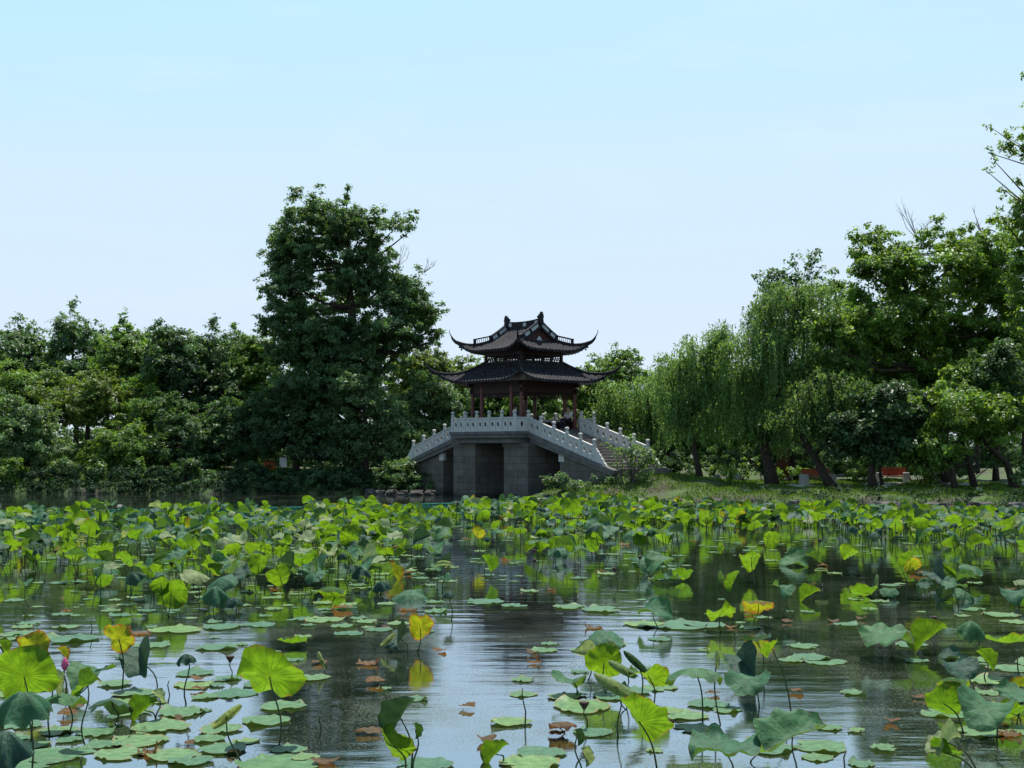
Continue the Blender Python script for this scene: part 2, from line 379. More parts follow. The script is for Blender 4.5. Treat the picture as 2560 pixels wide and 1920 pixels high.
sky_gloss = N(nt, 'ShaderNodeBsdfGlossy', Roughness=.05); sky_gloss.inputs['Color'].default_value = (.76, .88, 1, 1); L(nt, bp.outputs[0], sky_gloss.inputs['Normal'])   # extra blue-tinted gloss added to strengthen the sky's reflection
mf = N(nt, 'ShaderNodeMixShader', Fac=.46); L(nt, b.outputs[0], mf.inputs[1]); L(nt, sky_gloss.outputs[0], mf.inputs[2])
a = N(nt, 'ShaderNodeBsdfPrincipled', Roughness=.6); a.inputs['Base Color'].default_value = (.045, .065, .03, 1)
mx = N(nt, 'ShaderNodeMixShader'); L(nt, math_n(nt, 'MULTIPLY', math_n(nt, 'MULTIPLY', am.outputs[0], near.outputs[0]), .6), mx.inputs[0])
L(nt, mf.outputs[0], mx.inputs[1]); L(nt, a.outputs[0], mx.inputs[2]); L(nt, mx.outputs[0], out.inputs[0]); M['water'] = m
wm = MB(); wm.add([(-900,-60,0),(900,-60,0),(900,1500,0),(-900,1500,0)], [(0,1,2,3)])
wt = wm.build('water', m); tag(wt, kind='structure')

# ------------------------------------------------------------------ stone bridge (local frame: x along the bridge, y across)
bridge = empty('stone_bridge', BC, BA)
tag(bridge, 'humped grey stone bridge with carved balustrades and stairs, carrying the pavilion', 'bridge')
SL = .315; ZD = 3.47; XS = 2.5; XE = 7.25; XF = 8.7; WS = 1.955; WP = 2.91
def zs(x): return ZD - SL * max(0, abs(x) - XS)
d = MB()
d.box(-2.66, 2.66, -3.06, 3.06, 3.31, ZD); d.box(-2.60, 2.60, -3.00, 3.00, 3.12, 3.309)
d.box(-2.45, 2.45, -2.8, 2.8, 2.86, 3.119)
d.build('deck', M['stone2'], bridge, bevel=.015)
for s in (-1, 1):
    p = MB(); xa, xb = sorted((s * 1.15, s * 3.02))
    p.box(xa, xb, -2.46, 2.46, -1.3, 2.66); p.box(xa - .05, xb + .05, -2.51, 2.51, 2.661, 2.859)
    p.build('pier', M['block'], bridge, bevel=.01)
    # stringers and flight
    st = MB()
    for sy in (-1, 1):
        y0, y1 = sorted((sy * (WS - .17), sy * (WS + .17)))
        st.prism([(s*2.661, zs(2.661)), (s*XF, zs(XF)), (s*(XF), zs(XF)-.16), (s*2.661, zs(2.661)-.30)], 'y', y0, y1)
        y0, y1 = sorted((sy * (WS - .13), sy * (WS + .11)))
        st.prism([(s*2.661, zs(2.661)-.301), (s*XF*.985, zs(XF*.985)-.161), (s*XF*.985, zs(XF*.985)-.32), (s*2.661, zs(2.661)-.52)], 'y', y0, y1)
    st.build('stringer', M['stone2'], bridge, bevel=.012)
    fl = MB(); n = 13
    for i in range(n):
        x0 = 2.661 + (XF - 2.661) * i / n; x1 = 2.661 + (XF - 2.661) * (i + 1) / n
        z1 = zs(x0) - .06; a_, b_ = sorted((s * x0, s * (x1 + .03)))
        fl.box(a_, b_, -WS + .172, WS - .172, z1 - .5, z1)
    fl.build('stair', M['step'], bridge, bevel=.01)
    ab = MB()
    ab.prism([(s*4.7, -1.3), (s*XF*.97, -1.3), (s*XF*.97, zs(XF*.97)-.34), (s*4.7, zs(4.7)-.50)], 'y', -WS + .14, WS - .14)
    ab.build('abutment', M['block'], bridge)
    for sy in (-1, 1):
        kb = MB()
        a_, b_ = sorted((s*4.62, s*5.02)); y0, y1 = sorted((sy*(WS-.3), sy*(WS-.10)))
        kb.box(a_, b_, y0, y1, 1.9, 2.3)
        kb.build('keystone_block', M['stone'], bridge, bevel=.01)
# balustrade pieces
def panel_mesh(length, holes, slope):
    b = MB(); hh = .60; z0 = .06
    def sh(x, y, z): return (x, y, z + slope * x)
    def sbox(x0, x1, y0, y1, za, zb):
        vs = [(x0,y0,za),(x1,y0,za),(x1,y1,za),(x0,y1,za),(x0,y0,zb),(x1,y0,zb),(x1,y1,zb),(x0,y1,zb)]
        b.add([sh(*v) for v in vs], [(0,3,2,1),(4,5,6,7),(0,1,5,4),(1,2,6,5),(2,3,7,6),(3,0,4,7)])
    Lh = length / 2 - .07
    sbox(-Lh, Lh, -.075, .075, 0, z0); sbox(-Lh, Lh, -.075, .075, z0 + hh, z0 + hh + .075)
    w = 2 * Lh / holes
    for k in range(holes):
        x0 = -Lh + k * w; cx = x0 + w / 2
        sbox(x0, x0 + .035, -.062, .062, z0, z0 + hh); sbox(x0 + w - .035, x0 + w, -.062, .062, z0, z0 + hh)
        n = 24; r = .105 if holes == 2 else .125; hw = w / 2 - .035; inner = []; outer = []
        for i in range(n):
            t = 2 * pi * (i + .5) / n; c_, s_ = cos(t), sin(t)
            inner.append((cx + r * c_ * .85, z0 + hh * .52 + r * s_ * 1.15))
            q = max(abs(c_) / hw, abs(s_) / (hh / 2)); outer.append((cx + c_ / q, z0 + hh / 2 + s_ / q))
        vs = []
        for y in (-.04, .04):
            vs += [sh(x, y, z) for (x, z) in inner] + [sh(x, y, z) for (x, z) in outer]
        fs = []
        for i in range(n):
            j = (i + 1) % n
            fs += [(i, j, n + j, n + i), (2*n+j, 2*n+i, 3*n+i, 3*n+j), (j, i, 2*n+i, 2*n+j), (n+i, n+j, 3*n+j, 3*n+i)]
        b.add(vs, fs)
    return b
pf = panel_mesh(1.0, 2, 0); p1 = panel_mesh(.955, 1, 0); pu = panel_mesh(.95, 2, SL); pdn = panel_mesh(.95, 2, -SL)
proto = {}
def put_panel(kind, mb, x, y, z, rz=0):
    if kind not in proto:
        o = mb.build('railing_panel', M['stone'], bridge); proto[kind] = o
    else:
        o = proto[kind].copy(); COL.objects.link(o); o.parent = bridge
    o.location = (x, y, z); o.rotation_euler = (0, 0, rz)
def put_post(x, y, z):
    if 'post' not in proto:
        b = MB(); b.box(-.085, .085, -.085, .085, -.06, .74)
        b.lathe([(.085,.741),(.105,.76),(.105,.79),(.085,.81),(.095,.86),(.085,.91),(.045,.93),(.045,.95),(.10,.98),(.115,1.02),(.105,1.06),(.06,1.10),(.01,1.105)], n=12)
        o = b.build('railing_post', M['stone'], bridge, smooth=False, bevel=.008); proto['post'] = o
    else:
        o = proto['post'].copy(); COL.objects.link(o); o.parent = bridge
    o.location = (x, y, z)
for sy in (-1, 1):
    for i in range(5): put_panel('flat', pf, -2 + i, sy * WP, ZD)
    for i in range(6): put_post(-2.5 + i, sy * WP, ZD)
    for s in (-1, 1):
        put_panel('one', p1, s * 2.5, sy * (WP + WS) / 2, ZD, pi / 2)
        put_post(s * 2.5, sy * WS, ZD)
        for i in range(5):
            xm = XS + .95 * (i + .5)
            put_panel('up' if s < 0 else 'dn', pu if s < 0 else pdn, s * xm, sy * WS, zs(xm))
            put_post(s * (XS + .95 * (i + 1)), sy * WS, zs(XS + .95 * (i + 1)) - .02)
        prof = [(0,.0),(0,.66),(.10,.64),(.16,.56),(.24,.55),(.30,.44),(.38,.43),(.45,.30),(.53,.28),(.60,.15),(.70,.10),(.80,.0)]
        e = MB(); e.prism([(s*(XE+.07+a), zs(XE+.07+a)+b) for a, b in prof], 'y', sy*WS-.06, sy*WS+.06)
        e.build('scroll_stone', M['stone'], bridge, bevel=.01)

# ------------------------------------------------------------------ pavilion
M['gable'] = surf('gable_boards', (.035,.009,.008), (.06,.014,.012), scale=4, rough=.7)
pav = empty('pavilion', (BC.x, BC.y, ZD), BA)
tag(pav, 'open red-columned pavilion with double upswept grey tile roof on the bridge', 'pavilion')
def zz(z): return z - ZD
b = MB(); b.box(-2.2, 2.2, -2.2, 2.2, .001, .13); b.build('floor', M['stone2'], pav, bevel=.01)
QC = 1.97
for sy in (-1, 1):
    for x in (-QC, -1.2, 1.2, QC):
        b = MB(); b.lathe([(.135,.131),(.15,.17),(.15,.22),(.11,.26),(.105,.27),(.10,2.55)], (x, sy*QC, 0), n=16)
        b.build('column', M['red'], pav, smooth=False)
b = MB()
for s in (-1, 1):
    b.box(-2.15, 2.15, s*QC-.07, s*QC+.07, 2.05, 2.32); b.box(s*QC-.068, s*QC+.068, -2.13, 2.13, 2.07, 2.34)
    b.box(-2.3, 2.3, s*QC-.10, s*QC+.10, 2.42, 2.60); b.box(s*QC-.098, s*QC+.098, -2.3, 2.3, 2.425, 2.605)
    b.box(-1.9, 1.9, s*QC-.03, s*QC+.03, 2.32, 2.42); b.box(s*QC-.03, s*QC+.03, -1.9, 1.9, 2.34, 2.42)
b.box(-2.1, 2.1, -2.1, 2.1, 2.62, 2.68)
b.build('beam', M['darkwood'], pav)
# hanging fretwork under the beams, seats with low backs along the two sides
def fret(b, p0, p1, z0, z1, n, th=.025):
    p0 = Vector(p0); p1 = Vector(p1)
    for i in range(n + 1):
        q = p0.lerp(p1, i / n); zl = z0 if (i % 3) or i in (0, n) else z0 + (z1 - z0) * .35
        b.bar(q + Vector((0,0,zl)), q + Vector((0,0,z1)), th, th)
    for k, f in enumerate((0, .38, .7)):
        b.bar(p0 + Vector((0,0,z0+(z1-z0)*f)), p1 + Vector((0,0,z0+(z1-z0)*f)), th, th)
    for i in range(n):
        q = p0.lerp(p1, i / n); q2 = p0.lerp(p1, (i + 1) / n)
        if i % 2: b.bar(q + Vector((0,0,z0)), q2 + Vector((0,0,z0+(z1-z0)*.38)), th*.8, th*.8)
        else: b.bar(q + Vector((0,0,z0+(z1-z0)*.7)), q2 + Vector((0,0,z0+(z1-z0)*.38)), th*.8, th*.8)
b = MB()
for s in (-1, 1):
    fret(b, (-1.87, s*QC, 0), (-1.3, s*QC, 0), 1.84, 2.05, 6); fret(b, (-1.1, s*QC, 0), (1.1, s*QC, 0), 1.84, 2.05, 20); fret(b, (1.3, s*QC, 0), (1.87, s*QC, 0), 1.84, 2.05, 6)
    fret(b, (s*QC, -1.85, 0), (s*QC, 1.85, 0), 1.86, 2.07, 32)
b.build('fretwork', M['darkwood'], pav)
for s in (-1, 1):
    b = MB(); b.box(-1.9, 1.9, s*QC-.2, s*QC+.16, .50, .56); b.box(-1.85, 1.85, s*QC-.03, s*QC+.05, .131, .50)
    for x in (-1.6, -.8, 0, .8, 1.6): b.box(x-.05, x+.05, s*QC-.12, s*QC-.03, .131, .50)
    b.build('bench_seat', M['darkwood'], pav)

def roof(top, zt, ze, Ex, Ey, tx, ty, rg, up, ext, name, sp=.25):
    """hipped roof; with rg>0 the two long slopes run up to a ridge and the ends start at rg"""
    f = lambda r: 1.38 * r - .38 * r * r
    def zsurf(x, y, r):
        nx_ = abs(x) / Ex; ny_ = abs(y) / Ey; mm = min(nx_, ny_)
        return zt + (ze - zt) * f(r) + up * max(0, mm) ** 5
    def warp(x, y):
        mm = min(abs(x) / Ex, abs(y) / Ey) ** 5
        return x * (1 + ext * mm), y * (1 + ext * mm)
    b = MB(); soff = MB(); caps = MB()
    for side in range(4):
        horiz = side < 2; s = 1 if side % 2 == 0 else -1       # horiz: slopes facing +-y
        Ec = Ex if horiz else Ey
        ncol = int(2 * Ec / sp) * 6; nr = 16
        rows = []
        for i in range(ncol + 1):
            c_ = -Ec + 2 * Ec * i / ncol; ac = abs(c_)
            if rg > 0:
                if horiz: r0 = 0 if ac <= tx else rg + (1 - rg) * (ac - tx) / (Ex - tx)
                else: r0 = max(rg, ac / Ey)
            else:
                tcx = tx if horiz else ty; r0 = max(0, (ac - tcx) / (Ec - tcx))
            colv = []
            for j in range(nr + 1):
                r = r0 + (1 - r0) * j / nr
                if rg > 0: o_ = r * Ey if horiz else tx + (r - rg) / (1 - rg) * (Ex - tx)
                else: o_ = (ty + r * (Ey - ty)) if horiz else (tx + r * (Ex - tx))
                x, y = (c_, s * o_) if horiz else (s * o_, c_)
                z = zsurf(x, y, r); xw, yw = warp(x, y)
                roll = .07 * (abs(cos(pi * c_ / sp)) ** .7) + .012 * (1 - (j % 2))
                colv.append((xw, yw, z, roll, j == nr))
            rows.append(colv)
        vs = []; vs2 = []
        for colv in rows:
            for (x, y, z, roll, e) in colv: vs.append((x, y, z + roll)); vs2.append((x, y, z - .07))
        fs = []; W = nr + 1; flip = (s > 0) == horiz
        for i in range(ncol):
            for j in range(nr):
                q = (i*W+j, (i+1)*W+j, (i+1)*W+j+1, i*W+j+1); fs.append(q[::-1] if flip else q)
        b.add(vs, fs)
        n0 = len(vs)
        fs2 = [tuple(reversed(q)) for q in fs]
        soff.add(vs2, fs2)
        rim = []
        for i in range(ncol):
            a0 = vs[i*W+nr]; a1 = vs[(i+1)*W+nr]; c0 = vs2[i*W+nr]; c1 = vs2[(i+1)*W+nr]
            rim += [a0, a1, c1, c0]
        b.add(rim, [(k*4, k*4+1, k*4+2, k*4+3) for k in range(ncol)])
        # round end tiles
        nroll = int(round(2 * Ec / sp))
        for k in range(nroll + 1):
            c_ = -Ec + k * sp
            if abs(c_) > Ec: continue
            i = int((c_ + Ec) / (2 * Ec) * ncol); x, y, z, roll, e = rows[min(i, ncol)][nr]
            dx, dy = ((0, s) if horiz else (s, 0))
            caps.tube([(x - dx*.02, y - dy*.02, z + .01), (x + dx*.03, y + dy*.03, z + .005)], .05, n=8)
            caps.tube([(x + dx*.015, y + dy*.015, z - .04), (x + dx*.02, y + dy*.02, z - .10)], [.035, .008], n=5)
    return b, soff, caps, zsurf, warp
# lower roof
ZT1, ZE1, E1, T1 = zz(7.16), zz(6.12), 3.14, 1.47
b, soff, caps, zf1, wp1 = roof(None, ZT1, ZE1, E1, E1, T1, T1, 0, .50, .05, 'lower')
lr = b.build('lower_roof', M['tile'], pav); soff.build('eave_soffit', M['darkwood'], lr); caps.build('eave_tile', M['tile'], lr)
# upper roof
ZT2, ZE2, EX2, EY2, TX2, RG = zz(9.12), zz(7.80), 2.30, 2.50, 1.30, .50
b, soff, caps, zf2, wp2 = roof(None, ZT2, ZE2, EX2, EY2, TX2, TX2, RG, .48, .05, 'upper')
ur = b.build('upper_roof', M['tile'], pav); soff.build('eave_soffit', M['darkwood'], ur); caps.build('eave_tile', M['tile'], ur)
def f_(r): return 1.38 * r - .38 * r * r
for (zf, wp, roofobj, hx, hy, Ex, Ey, tip, zt_) in ((zf1, wp1, lr, T1, T1, E1, E1, (3.85, 3.9), zz(7.34)), (zf2, wp2, ur, TX2, RG * EY2, EX2, EY2, (2.78, 2.98), zz(8.95))):
    for sx in (-1, 1):
        for sy in (-1, 1):
            pts = []; rad = []
            for k in range(11):
                t = k / 10; x = hx + (Ex - hx) * t; y = hy + (Ey - hy) * t
                r = t if roofobj is lr else RG + (1 - RG) * t
                z = zf(x, y, r); xw, yw = wp(x, y); pts.append(Vector((sx*xw, sy*yw, z + .09))); rad.append(.085 - .02 * t)
            e = pts[-1]; tp = Vector((sx*tip[0], sy*tip[1], zt_))
            for k in range(1, 9):
                t = k / 8; q = e.lerp(tp, t); q.z = e.z + (tp.z - e.z) * (t ** 1.9) ; pts.append(q); rad.append(.066 * (1 - t) + .016)
            q = tp + Vector((sx*-.03, sy*-.03, .09)); pts.append(q); rad.append(.022)
            h = MB(); h.tube(pts, rad, n=8)
            # thick web under the horn
            for k in range(8, len(pts) - 4): h.bar(pts[k] - Vector((0,0,.10)), pts[k+1] - Vector((0,0,.07)), .06, .14 * (1 - (k - 8) / 12))
            # carved beam end below the corner
            c_ = pts[9]; h.bar(c_ + Vector((0,0,-.22)), c_ + Vector((sx*.12, sy*.12, -.16)), .10, .14); h.bar(c_ + Vector((0,0,-.30)), c_ + Vector((sx*.04, sy*.04, -.38)), .05, .08)
            h.build('hip_ridge', M['ridge'], roofobj)
# clerestory band with openwork between the roofs
b = MB(); HW = 1.45; z0, z1 = zz(7.10), zz(7.92)
for sx in (-1, 1):
    for sy in (-1, 1): b.box(sx*HW-.07, sx*HW+.07, sy*HW-.07, sy*HW+.07, z0 - .1, z1 + .05)
for s in (-1, 1):
    for (za, zb) in ((z0 - .1, zz(7.27)), (zz(7.56), z1)):
        b.box(-HW, HW, s*HW-.05, s*HW+.05, za, zb); b.box(s*HW-.048, s*HW+.048, -HW, HW, za + .002, zb + .002)
    for x in (-.7, 0, .7):
        b.box(x-.04, x+.04, s*HW-.04, s*HW+.04, z0, z1); b.box(s*HW-.038, s*HW+.038, x-.04, x+.04, z0, z1)
b.build('clerestory_frame', M['darkwood'], pav)
b = MB(); rr = random.Random(3)
for s in (-1, 1):
    for ax_ in (0, 1):
        for k in range(30):
            t = -HW + .1 + k * (2*HW-.2) / 29; d_ = .06 * (1 if k % 2 else -1)
            if ax_ == 0: b.bar((t - d_, s*HW, zz(7.25)), (t + d_, s*HW, zz(7.58)), .028, .028)
            else: b.bar((s*HW, t - d_, zz(7.25)), (s*HW, t + d_, zz(7.58)), .028, .028)
        for q in (7.36, 7.46):
            if ax_ == 0: b.bar((-HW, s*HW, zz(q)), (HW, s*HW, zz(q)), .02, .02)
            else: b.bar((s*HW, -HW, zz(q)), (s*HW, HW, zz(q)), .02, .02)
b.build('lattice', M['darkwood'], pav)
b = MB(); b.box(-1.6, 1.6, -1.6, 1.6, z1 - .02, z1 + .04); b.box(-1.9, 1.9, -1.9, 1.9, z1 + .041, z1 + .08); b.build('ceiling', M['darkwood'], pav)
# main ridge
rb = MB(); n = 12
def zrid(x): return zz(9.10) + .10 * (abs(x) / 1.4) ** 2.2
for k in range(n):
    x0 = -1.4 + 2.8 * k / n; x1 = x0 + 2.8 / n
    rb.bar((x0, 0, zrid(x0) + .06), (x1, 0, zrid(x1) + .06), .13, .14, 0)
    rb.bar((x0, 0, zrid(x0) + .23), (x1, 0, zrid(x1) + .23), .08, .22, 1 if k in (1, 6) or k == 10 else 0)
    rb.bar((x0, 0, zrid(x0) + .37), (x1, 0, zrid(x1) + .37), .13, .07, 0)
rb.build('main_ridge', [M['ridge'], M['plaster']], ur)
for s in (-1, 1):
    o = MB(); x = s * 1.42; z = zrid(1.42) + .30
    poly = [(0,-.32),(-.20,-.30),(-.22,.10),(-.30,.14),(-.27,.24),(-.18,.22),(-.17,.32),(-.08,.30),(-.06,.40),(.02,.44),(.07,.40),(.06,.33),(.13,.30),(.10,.22),(.15,.14),(.09,.06),(.12,-.05),(.10,-.3)]
    o.prism([(x + s * a, z + b_) for a, b_ in poly], 'y', -.07, .07)
    o.build('ridge_ornament', M['ridge'], ur, bevel=.015)
    g_ = MB()     # gable
    zb = ZT2 + (ZE2 - ZT2) * f_(RG)
    pts = [(-RG*EY2, zb)]
    for k in range(0, 9):
        y = -RG*EY2 + RG*EY2 * k / 8; pts.append((y, ZT2 + (ZE2 - ZT2) * f_(abs(y) / EY2)))
    pts += [(-a, q) for a, q in reversed(pts[1:-1])]
    g_.prism(pts[1:], 'x', s*1.20, s*1.24); g_.build('gable', M['gable'], ur)
    g2 = MB(); g2.prism([(-.22, zb + .06), (.22, zb + .06), (0, zb + .30)], 'x', s*1.241, s*1.262); g2.build('gable_vent', M['plaster'], ur)
    for sy in (-1, 1):
        v = MB(); ncut = 8
        def zv(y): return ZT2 + (ZE2 - ZT2) * f_(abs(y) / EY2) + .03
        for k in range(ncut):
            y0 = sy * (RG*EY2) * k / ncut; y1 = sy * (RG*EY2) * (k + 1) / ncut; hgt = .30
            v.bar((s*1.3, y0, zv(y0)), (s*1.3, y1, zv(y1)), .16, .10, 0)
            v.bar((s*1.3, y0, zv(y0) + .18), (s*1.3, y1, zv(y1) + .18), .07, .26, 1 if 1 <= k <= ncut - 2 and k != 4 else 0)
            v.bar((s*1.3, y0, zv(y0) + .34), (s*1.3, y1, zv(y1) + .34), .18, .06, 0)
        a0 = Vector((s*1.3, sy*RG*EY2, zv(RG*EY2))); a1 = Vector((s*1.78, sy*1.98, zf2(1.78, 1.98, .80) + .03))
        v.bar(a0, a1, .15, .10, 0); v.bar(a0 + Vector((0,0,.34)), a1 + Vector((s*.06, sy*.06, .36)), .17, .06, 0)
        for k in range(8):
            q = a0.lerp(a1, (k + .2) / 8); q2 = a0.lerp(a1, (k + .8) / 8)
            v.bar(q + Vector((0,0,.03)), q2 + Vector((0,0,.34)), .04, .025, 0)
        v.bar(a0 + Vector((0,0,.0)), a0 + Vector((0,0,.38)), .16, .10, 0, up=(1,0,0)); v.bar(a1 - Vector((0,0,.05)), a1 + Vector((0,0,.38)), .14, .09, 0, up=(1,0,0))
        v.build('gable_ridge', [M['ridge'], M['plaster']], ur)
# ------------------------------------------------------------------ foliage engine
def quads_from(C, Nn, D, ln, wd):
    """rhombic leaves: centres C, normals Nn, long axis D"""
    Nn = Nn / np.linalg.norm(Nn, axis=1, keepdims=True)
    D = D - Nn * (D * Nn).sum(1, keepdims=True); D = D / (np.linalg.norm(D, axis=1, keepdims=True) + 1e-9)
    S = np.cross(Nn, D)
    ln = ln[:, None]; wd = wd[:, None]
    v = np.stack([C - D * ln * .5, C + S * wd * .5 - D * ln * .05 + Nn * wd * .12, C + D * ln * .5, C - S * wd * .5 - D * ln * .05 + Nn * wd * .12], 1)
    return v.reshape(-1, 3)
def foliage_mesh(name, C, Nn, D, ln, wd, tone, mat, parent):
    V = quads_from(C, Nn, D, ln, wd); n = len(C)
    F = np.arange(n * 4).reshape(n, 4)
    return np_mesh(name, V, F, mat, parent, {'tone': ('FACE', tone)})

def crown_points(R, boughs, leaf=.2, dens=1.0, rc=(.35, .75), flat=.6, tuft=.25, droop=0.0, fill=.85):
    Cs = []; Ns = []; Ts = []; Ds = []; clumps = []
    for (c, r) in boughs:
        c = np.array(c); r = np.array(r)
        rm = (rc[0] + rc[1]) / 2
        nsub = max(3, int(fill * (r[0]*r[1] + r[0]*r[2] + r[1]*r[2]) / (rm * rm) * 1.15))
        sm = min(1, .32 + .85 * float(min(r)))
        for k in range(nsub):
            d = R.normal(size=3); d /= np.linalg.norm(d)
            t = R.random() ** .33
            rr_ = R.uniform(*rc) * sm
            if R.random() < tuft: t = R.uniform(.95, 1.38); rr_ *= .55
            cc = c + d * r * t
            clumps.append((cc, rr_, c))
    for (cc, rr_, c) in clumps:
        n = int(dens * 190 * (rr_ / .5) ** 2 * (.2 / leaf) ** 1.6)
        n = max(n, 8)
        nt_ = max(3, n // 9)                        # twigs of leaves
        d = R.normal(size=(nt_, 3)); d /= np.linalg.norm(d, axis=1, keepdims=True)
        t = R.random((nt_, 1)) ** .4
        tw = cc + d * t * np.array([rr_, rr_, rr_ * flat])
        idx = R.integers(0, nt_, n)
        p = tw[idx] + R.normal(size=(n, 3)) * np.array([.09, .09, .07]) * (leaf / .2)
        out = p - c; out /= (np.linalg.norm(out, axis=1, keepdims=True) + 1e-6)
        N_ = np.array([0, 0, 1.]) * .62 + out * .55 + R.normal(size=(n, 3)) * .5
        D_ = out + R.normal(size=(n, 3)) * .7 - np.array([0, 0, .5 + droop])
        Cs.append(p); Ns.append(N_); Ds.append(D_)
        Ts.append(np.clip(R.normal(.5, .22, n) + R.normal(0, .20), 0, 1))
    return np.concatenate(Cs), np.concatenate(Ns), np.concatenate(Ds), np.concatenate(Ts), clumps

def tree(name, label, Y, base_x, boughs, mat, cat='tree', leaf=.2, dens=1.0, seed=1, group=None, trunk_r=.2, bark='bark', rc=(.35,.75),
         zb=None, depth=1.0, tuft=.25, fill=.85, limbs=True, path=None, dj=.35, droop=0, twigs=0, flat=.6, spikes=2):
    R = np.random.default_rng(seed)
    bs = []
    extra = []
    for i, q in enumerate(boughs):
        nb_ = sorted((o_ for o_ in boughs if o_ is not q), key=lambda o_: (o_[0]-q[0])**2 + (o_[1]-q[1])**2)[:3]
        for o_ in nb_[:2 if len(boughs) < 12 else 3]:
            if min(o_[2], q[2]) > 14: extra.append(((o_[0]+q[0])/2, (o_[1]+q[1])/2 + 4, (o_[2]+q[2])*.42, (o_[3]+q[3])*.42) + ((-2.3,) if len(q) > 4 and len(o_) > 4 else ()))
    nbase = len(boughs); base_b = list(boughs)
    if spikes:
        for q in base_b:
            topy = q[1] - q[3]
            if any(abs(o_[0]-q[0]) < q[2]*.8 and o_[1]-o_[3] < topy - 10 for o_ in base_b if o_ is not q): continue
            for k in range(spikes):
                sx_ = q[0] + R.uniform(-.85, .85) * q[2]; ex = sqrt(max(0, 1 - ((sx_-q[0])/q[2])**2))
                hh_ = R.uniform(5, 13); extra.append((sx_, q[1] - q[3]*ex - hh_*.4, R.uniform(2.5, 6), hh_))
    boughs = list(boughs) + extra
    for q in boughs:
        cx, cy, rx, ry = q[:4]; s = pxs(Y); rd = min(rx, ry * 1.5) * s * depth
        dy = (R.random() * 2 - 1) * rd * dj if len(q) < 5 else q[4]
        c = P(cx, cy, Y + dy); bs.append(((c.x, c.y, c.z), (rx * s, rd, ry * s)))
    X0 = P(base_x, 968, Y).x
    z0 = ground_z(X0, Y) - .05 if zb is None else zb
    root = empty(name, (X0, Y, z0)); tag(root, label, cat, group)
    off = np.array([X0, Y, z0])
    C, Nn, D, T, clumps = crown_points(R, bs, leaf, dens, rc, flat, tuft, droop, fill)
    keep = C[:, 2] > z0 + .05
    C, Nn, D, T = C[keep], Nn[keep], D[keep], T[keep]
    n = len(C)
    ln = leaf * R.uniform(.7, 1.3, n); wd = ln * R.uniform(.42, .6, n)
    foliage_mesh('crown', C - off, Nn, D, ln, wd, T, mat, root)
    # trunk and limbs
    mb = MB()
    top = max(b_[0][2] + b_[1][2] * .2 for b_ in bs) - z0
    cx_ = sum(b_[0][0] for b_ in bs) / len(bs) - X0
    if path is None:
        pts = [Vector((0, 0, 0))]
        for k in range(1, 7):
            t = k / 6; pts.append(Vector((cx_ * t ** 1.5 + R.normal() * .12 * t, R.normal() * .1, top * .86 * t)))
    else:
        pts = [Vector((0, 0, 0))] + [P(px_, py_, Y) - Vector((X0, Y, z0)) for (px_, py_) in path]
    rad = [trunk_r * (1.25 if k == 0 else 1) * (1 - .8 * k / (len(pts) - 1)) + .01 for k in range(len(pts))]
    mb.tube(pts, rad, n=10)
    if limbs:
        for (c, r) in bs[:nbase]:
            e = Vector(c) - Vector((X0, Y, z0))
            best = min(range(len(pts)), key=lambda i: (pts[i] - e).length + (4 if pts[i].z > e.z - .2 else 0) + (2 if i == 0 else 0))
            a = pts[best]; mid = a.lerp(e, .5) + Vector((0, 0, -.1 * (e - a).length))
            q = [a, a.lerp(mid, .5) + Vector((R.normal()*.05, R.normal()*.05, 0)), mid, mid.lerp(e, .6) , e]
            r0 = min(rad[best] * .6, .05 + trunk_r * .35)
            mb.tube(q, [r0, r0 * .8, r0 * .6, r0 * .4, r0 * .22], n=6, cap=False)
        basec = set(tuple(np.array(b_[0])) for b_ in bs[:nbase])
        for k in range(0, len(clumps), 3):
            cc, rr_, c = clumps[k]
            a = Vector(c) - Vector((X0, Y, z0)); e = Vector(cc) - Vector((X0, Y, z0))
            if e.z < .2 or tuple(c) not in basec: continue
            mb.tube([a, a.lerp(e, .5) + Vector((R.normal()*.06, R.normal()*.06, R.normal()*.06)), e + (e - a) * .12], [.028, .018, .006], n=4, cap=False)
    mb.build('trunk', M[bark], root, smooth=True)
    if twigs:
        for (x0, y0, x1, y1) in twigs:
            tb = MB()
            a = P(x0, y0, Y) - Vector(off); e = P(x1, y1, Y) - Vector(off)
            for k in range(5):
                e2 = a.lerp(e, R.uniform(.55, 1.0)) + Vector((R.normal()*.25, R.normal()*.3, R.normal()*.2)); m1 = a.lerp(e2, .5) + Vector((R.normal()*.12, R.normal()*.1, R.normal()*.1))
                tb.tube([a, m1, e2], [.02, .013, .004], n=4, cap=False)
                for j in range(2):
                    q0 = m1.lerp(e2, R.random() * .6); tb.tube([q0, q0 + (e2 - m1) * .4 + Vector((R.normal()*.18, 0, R.uniform(-.1, .25)))], [.009, .003], n=4, cap=False)
            tb.build('dead_twig', M['twig'], root)
    return root

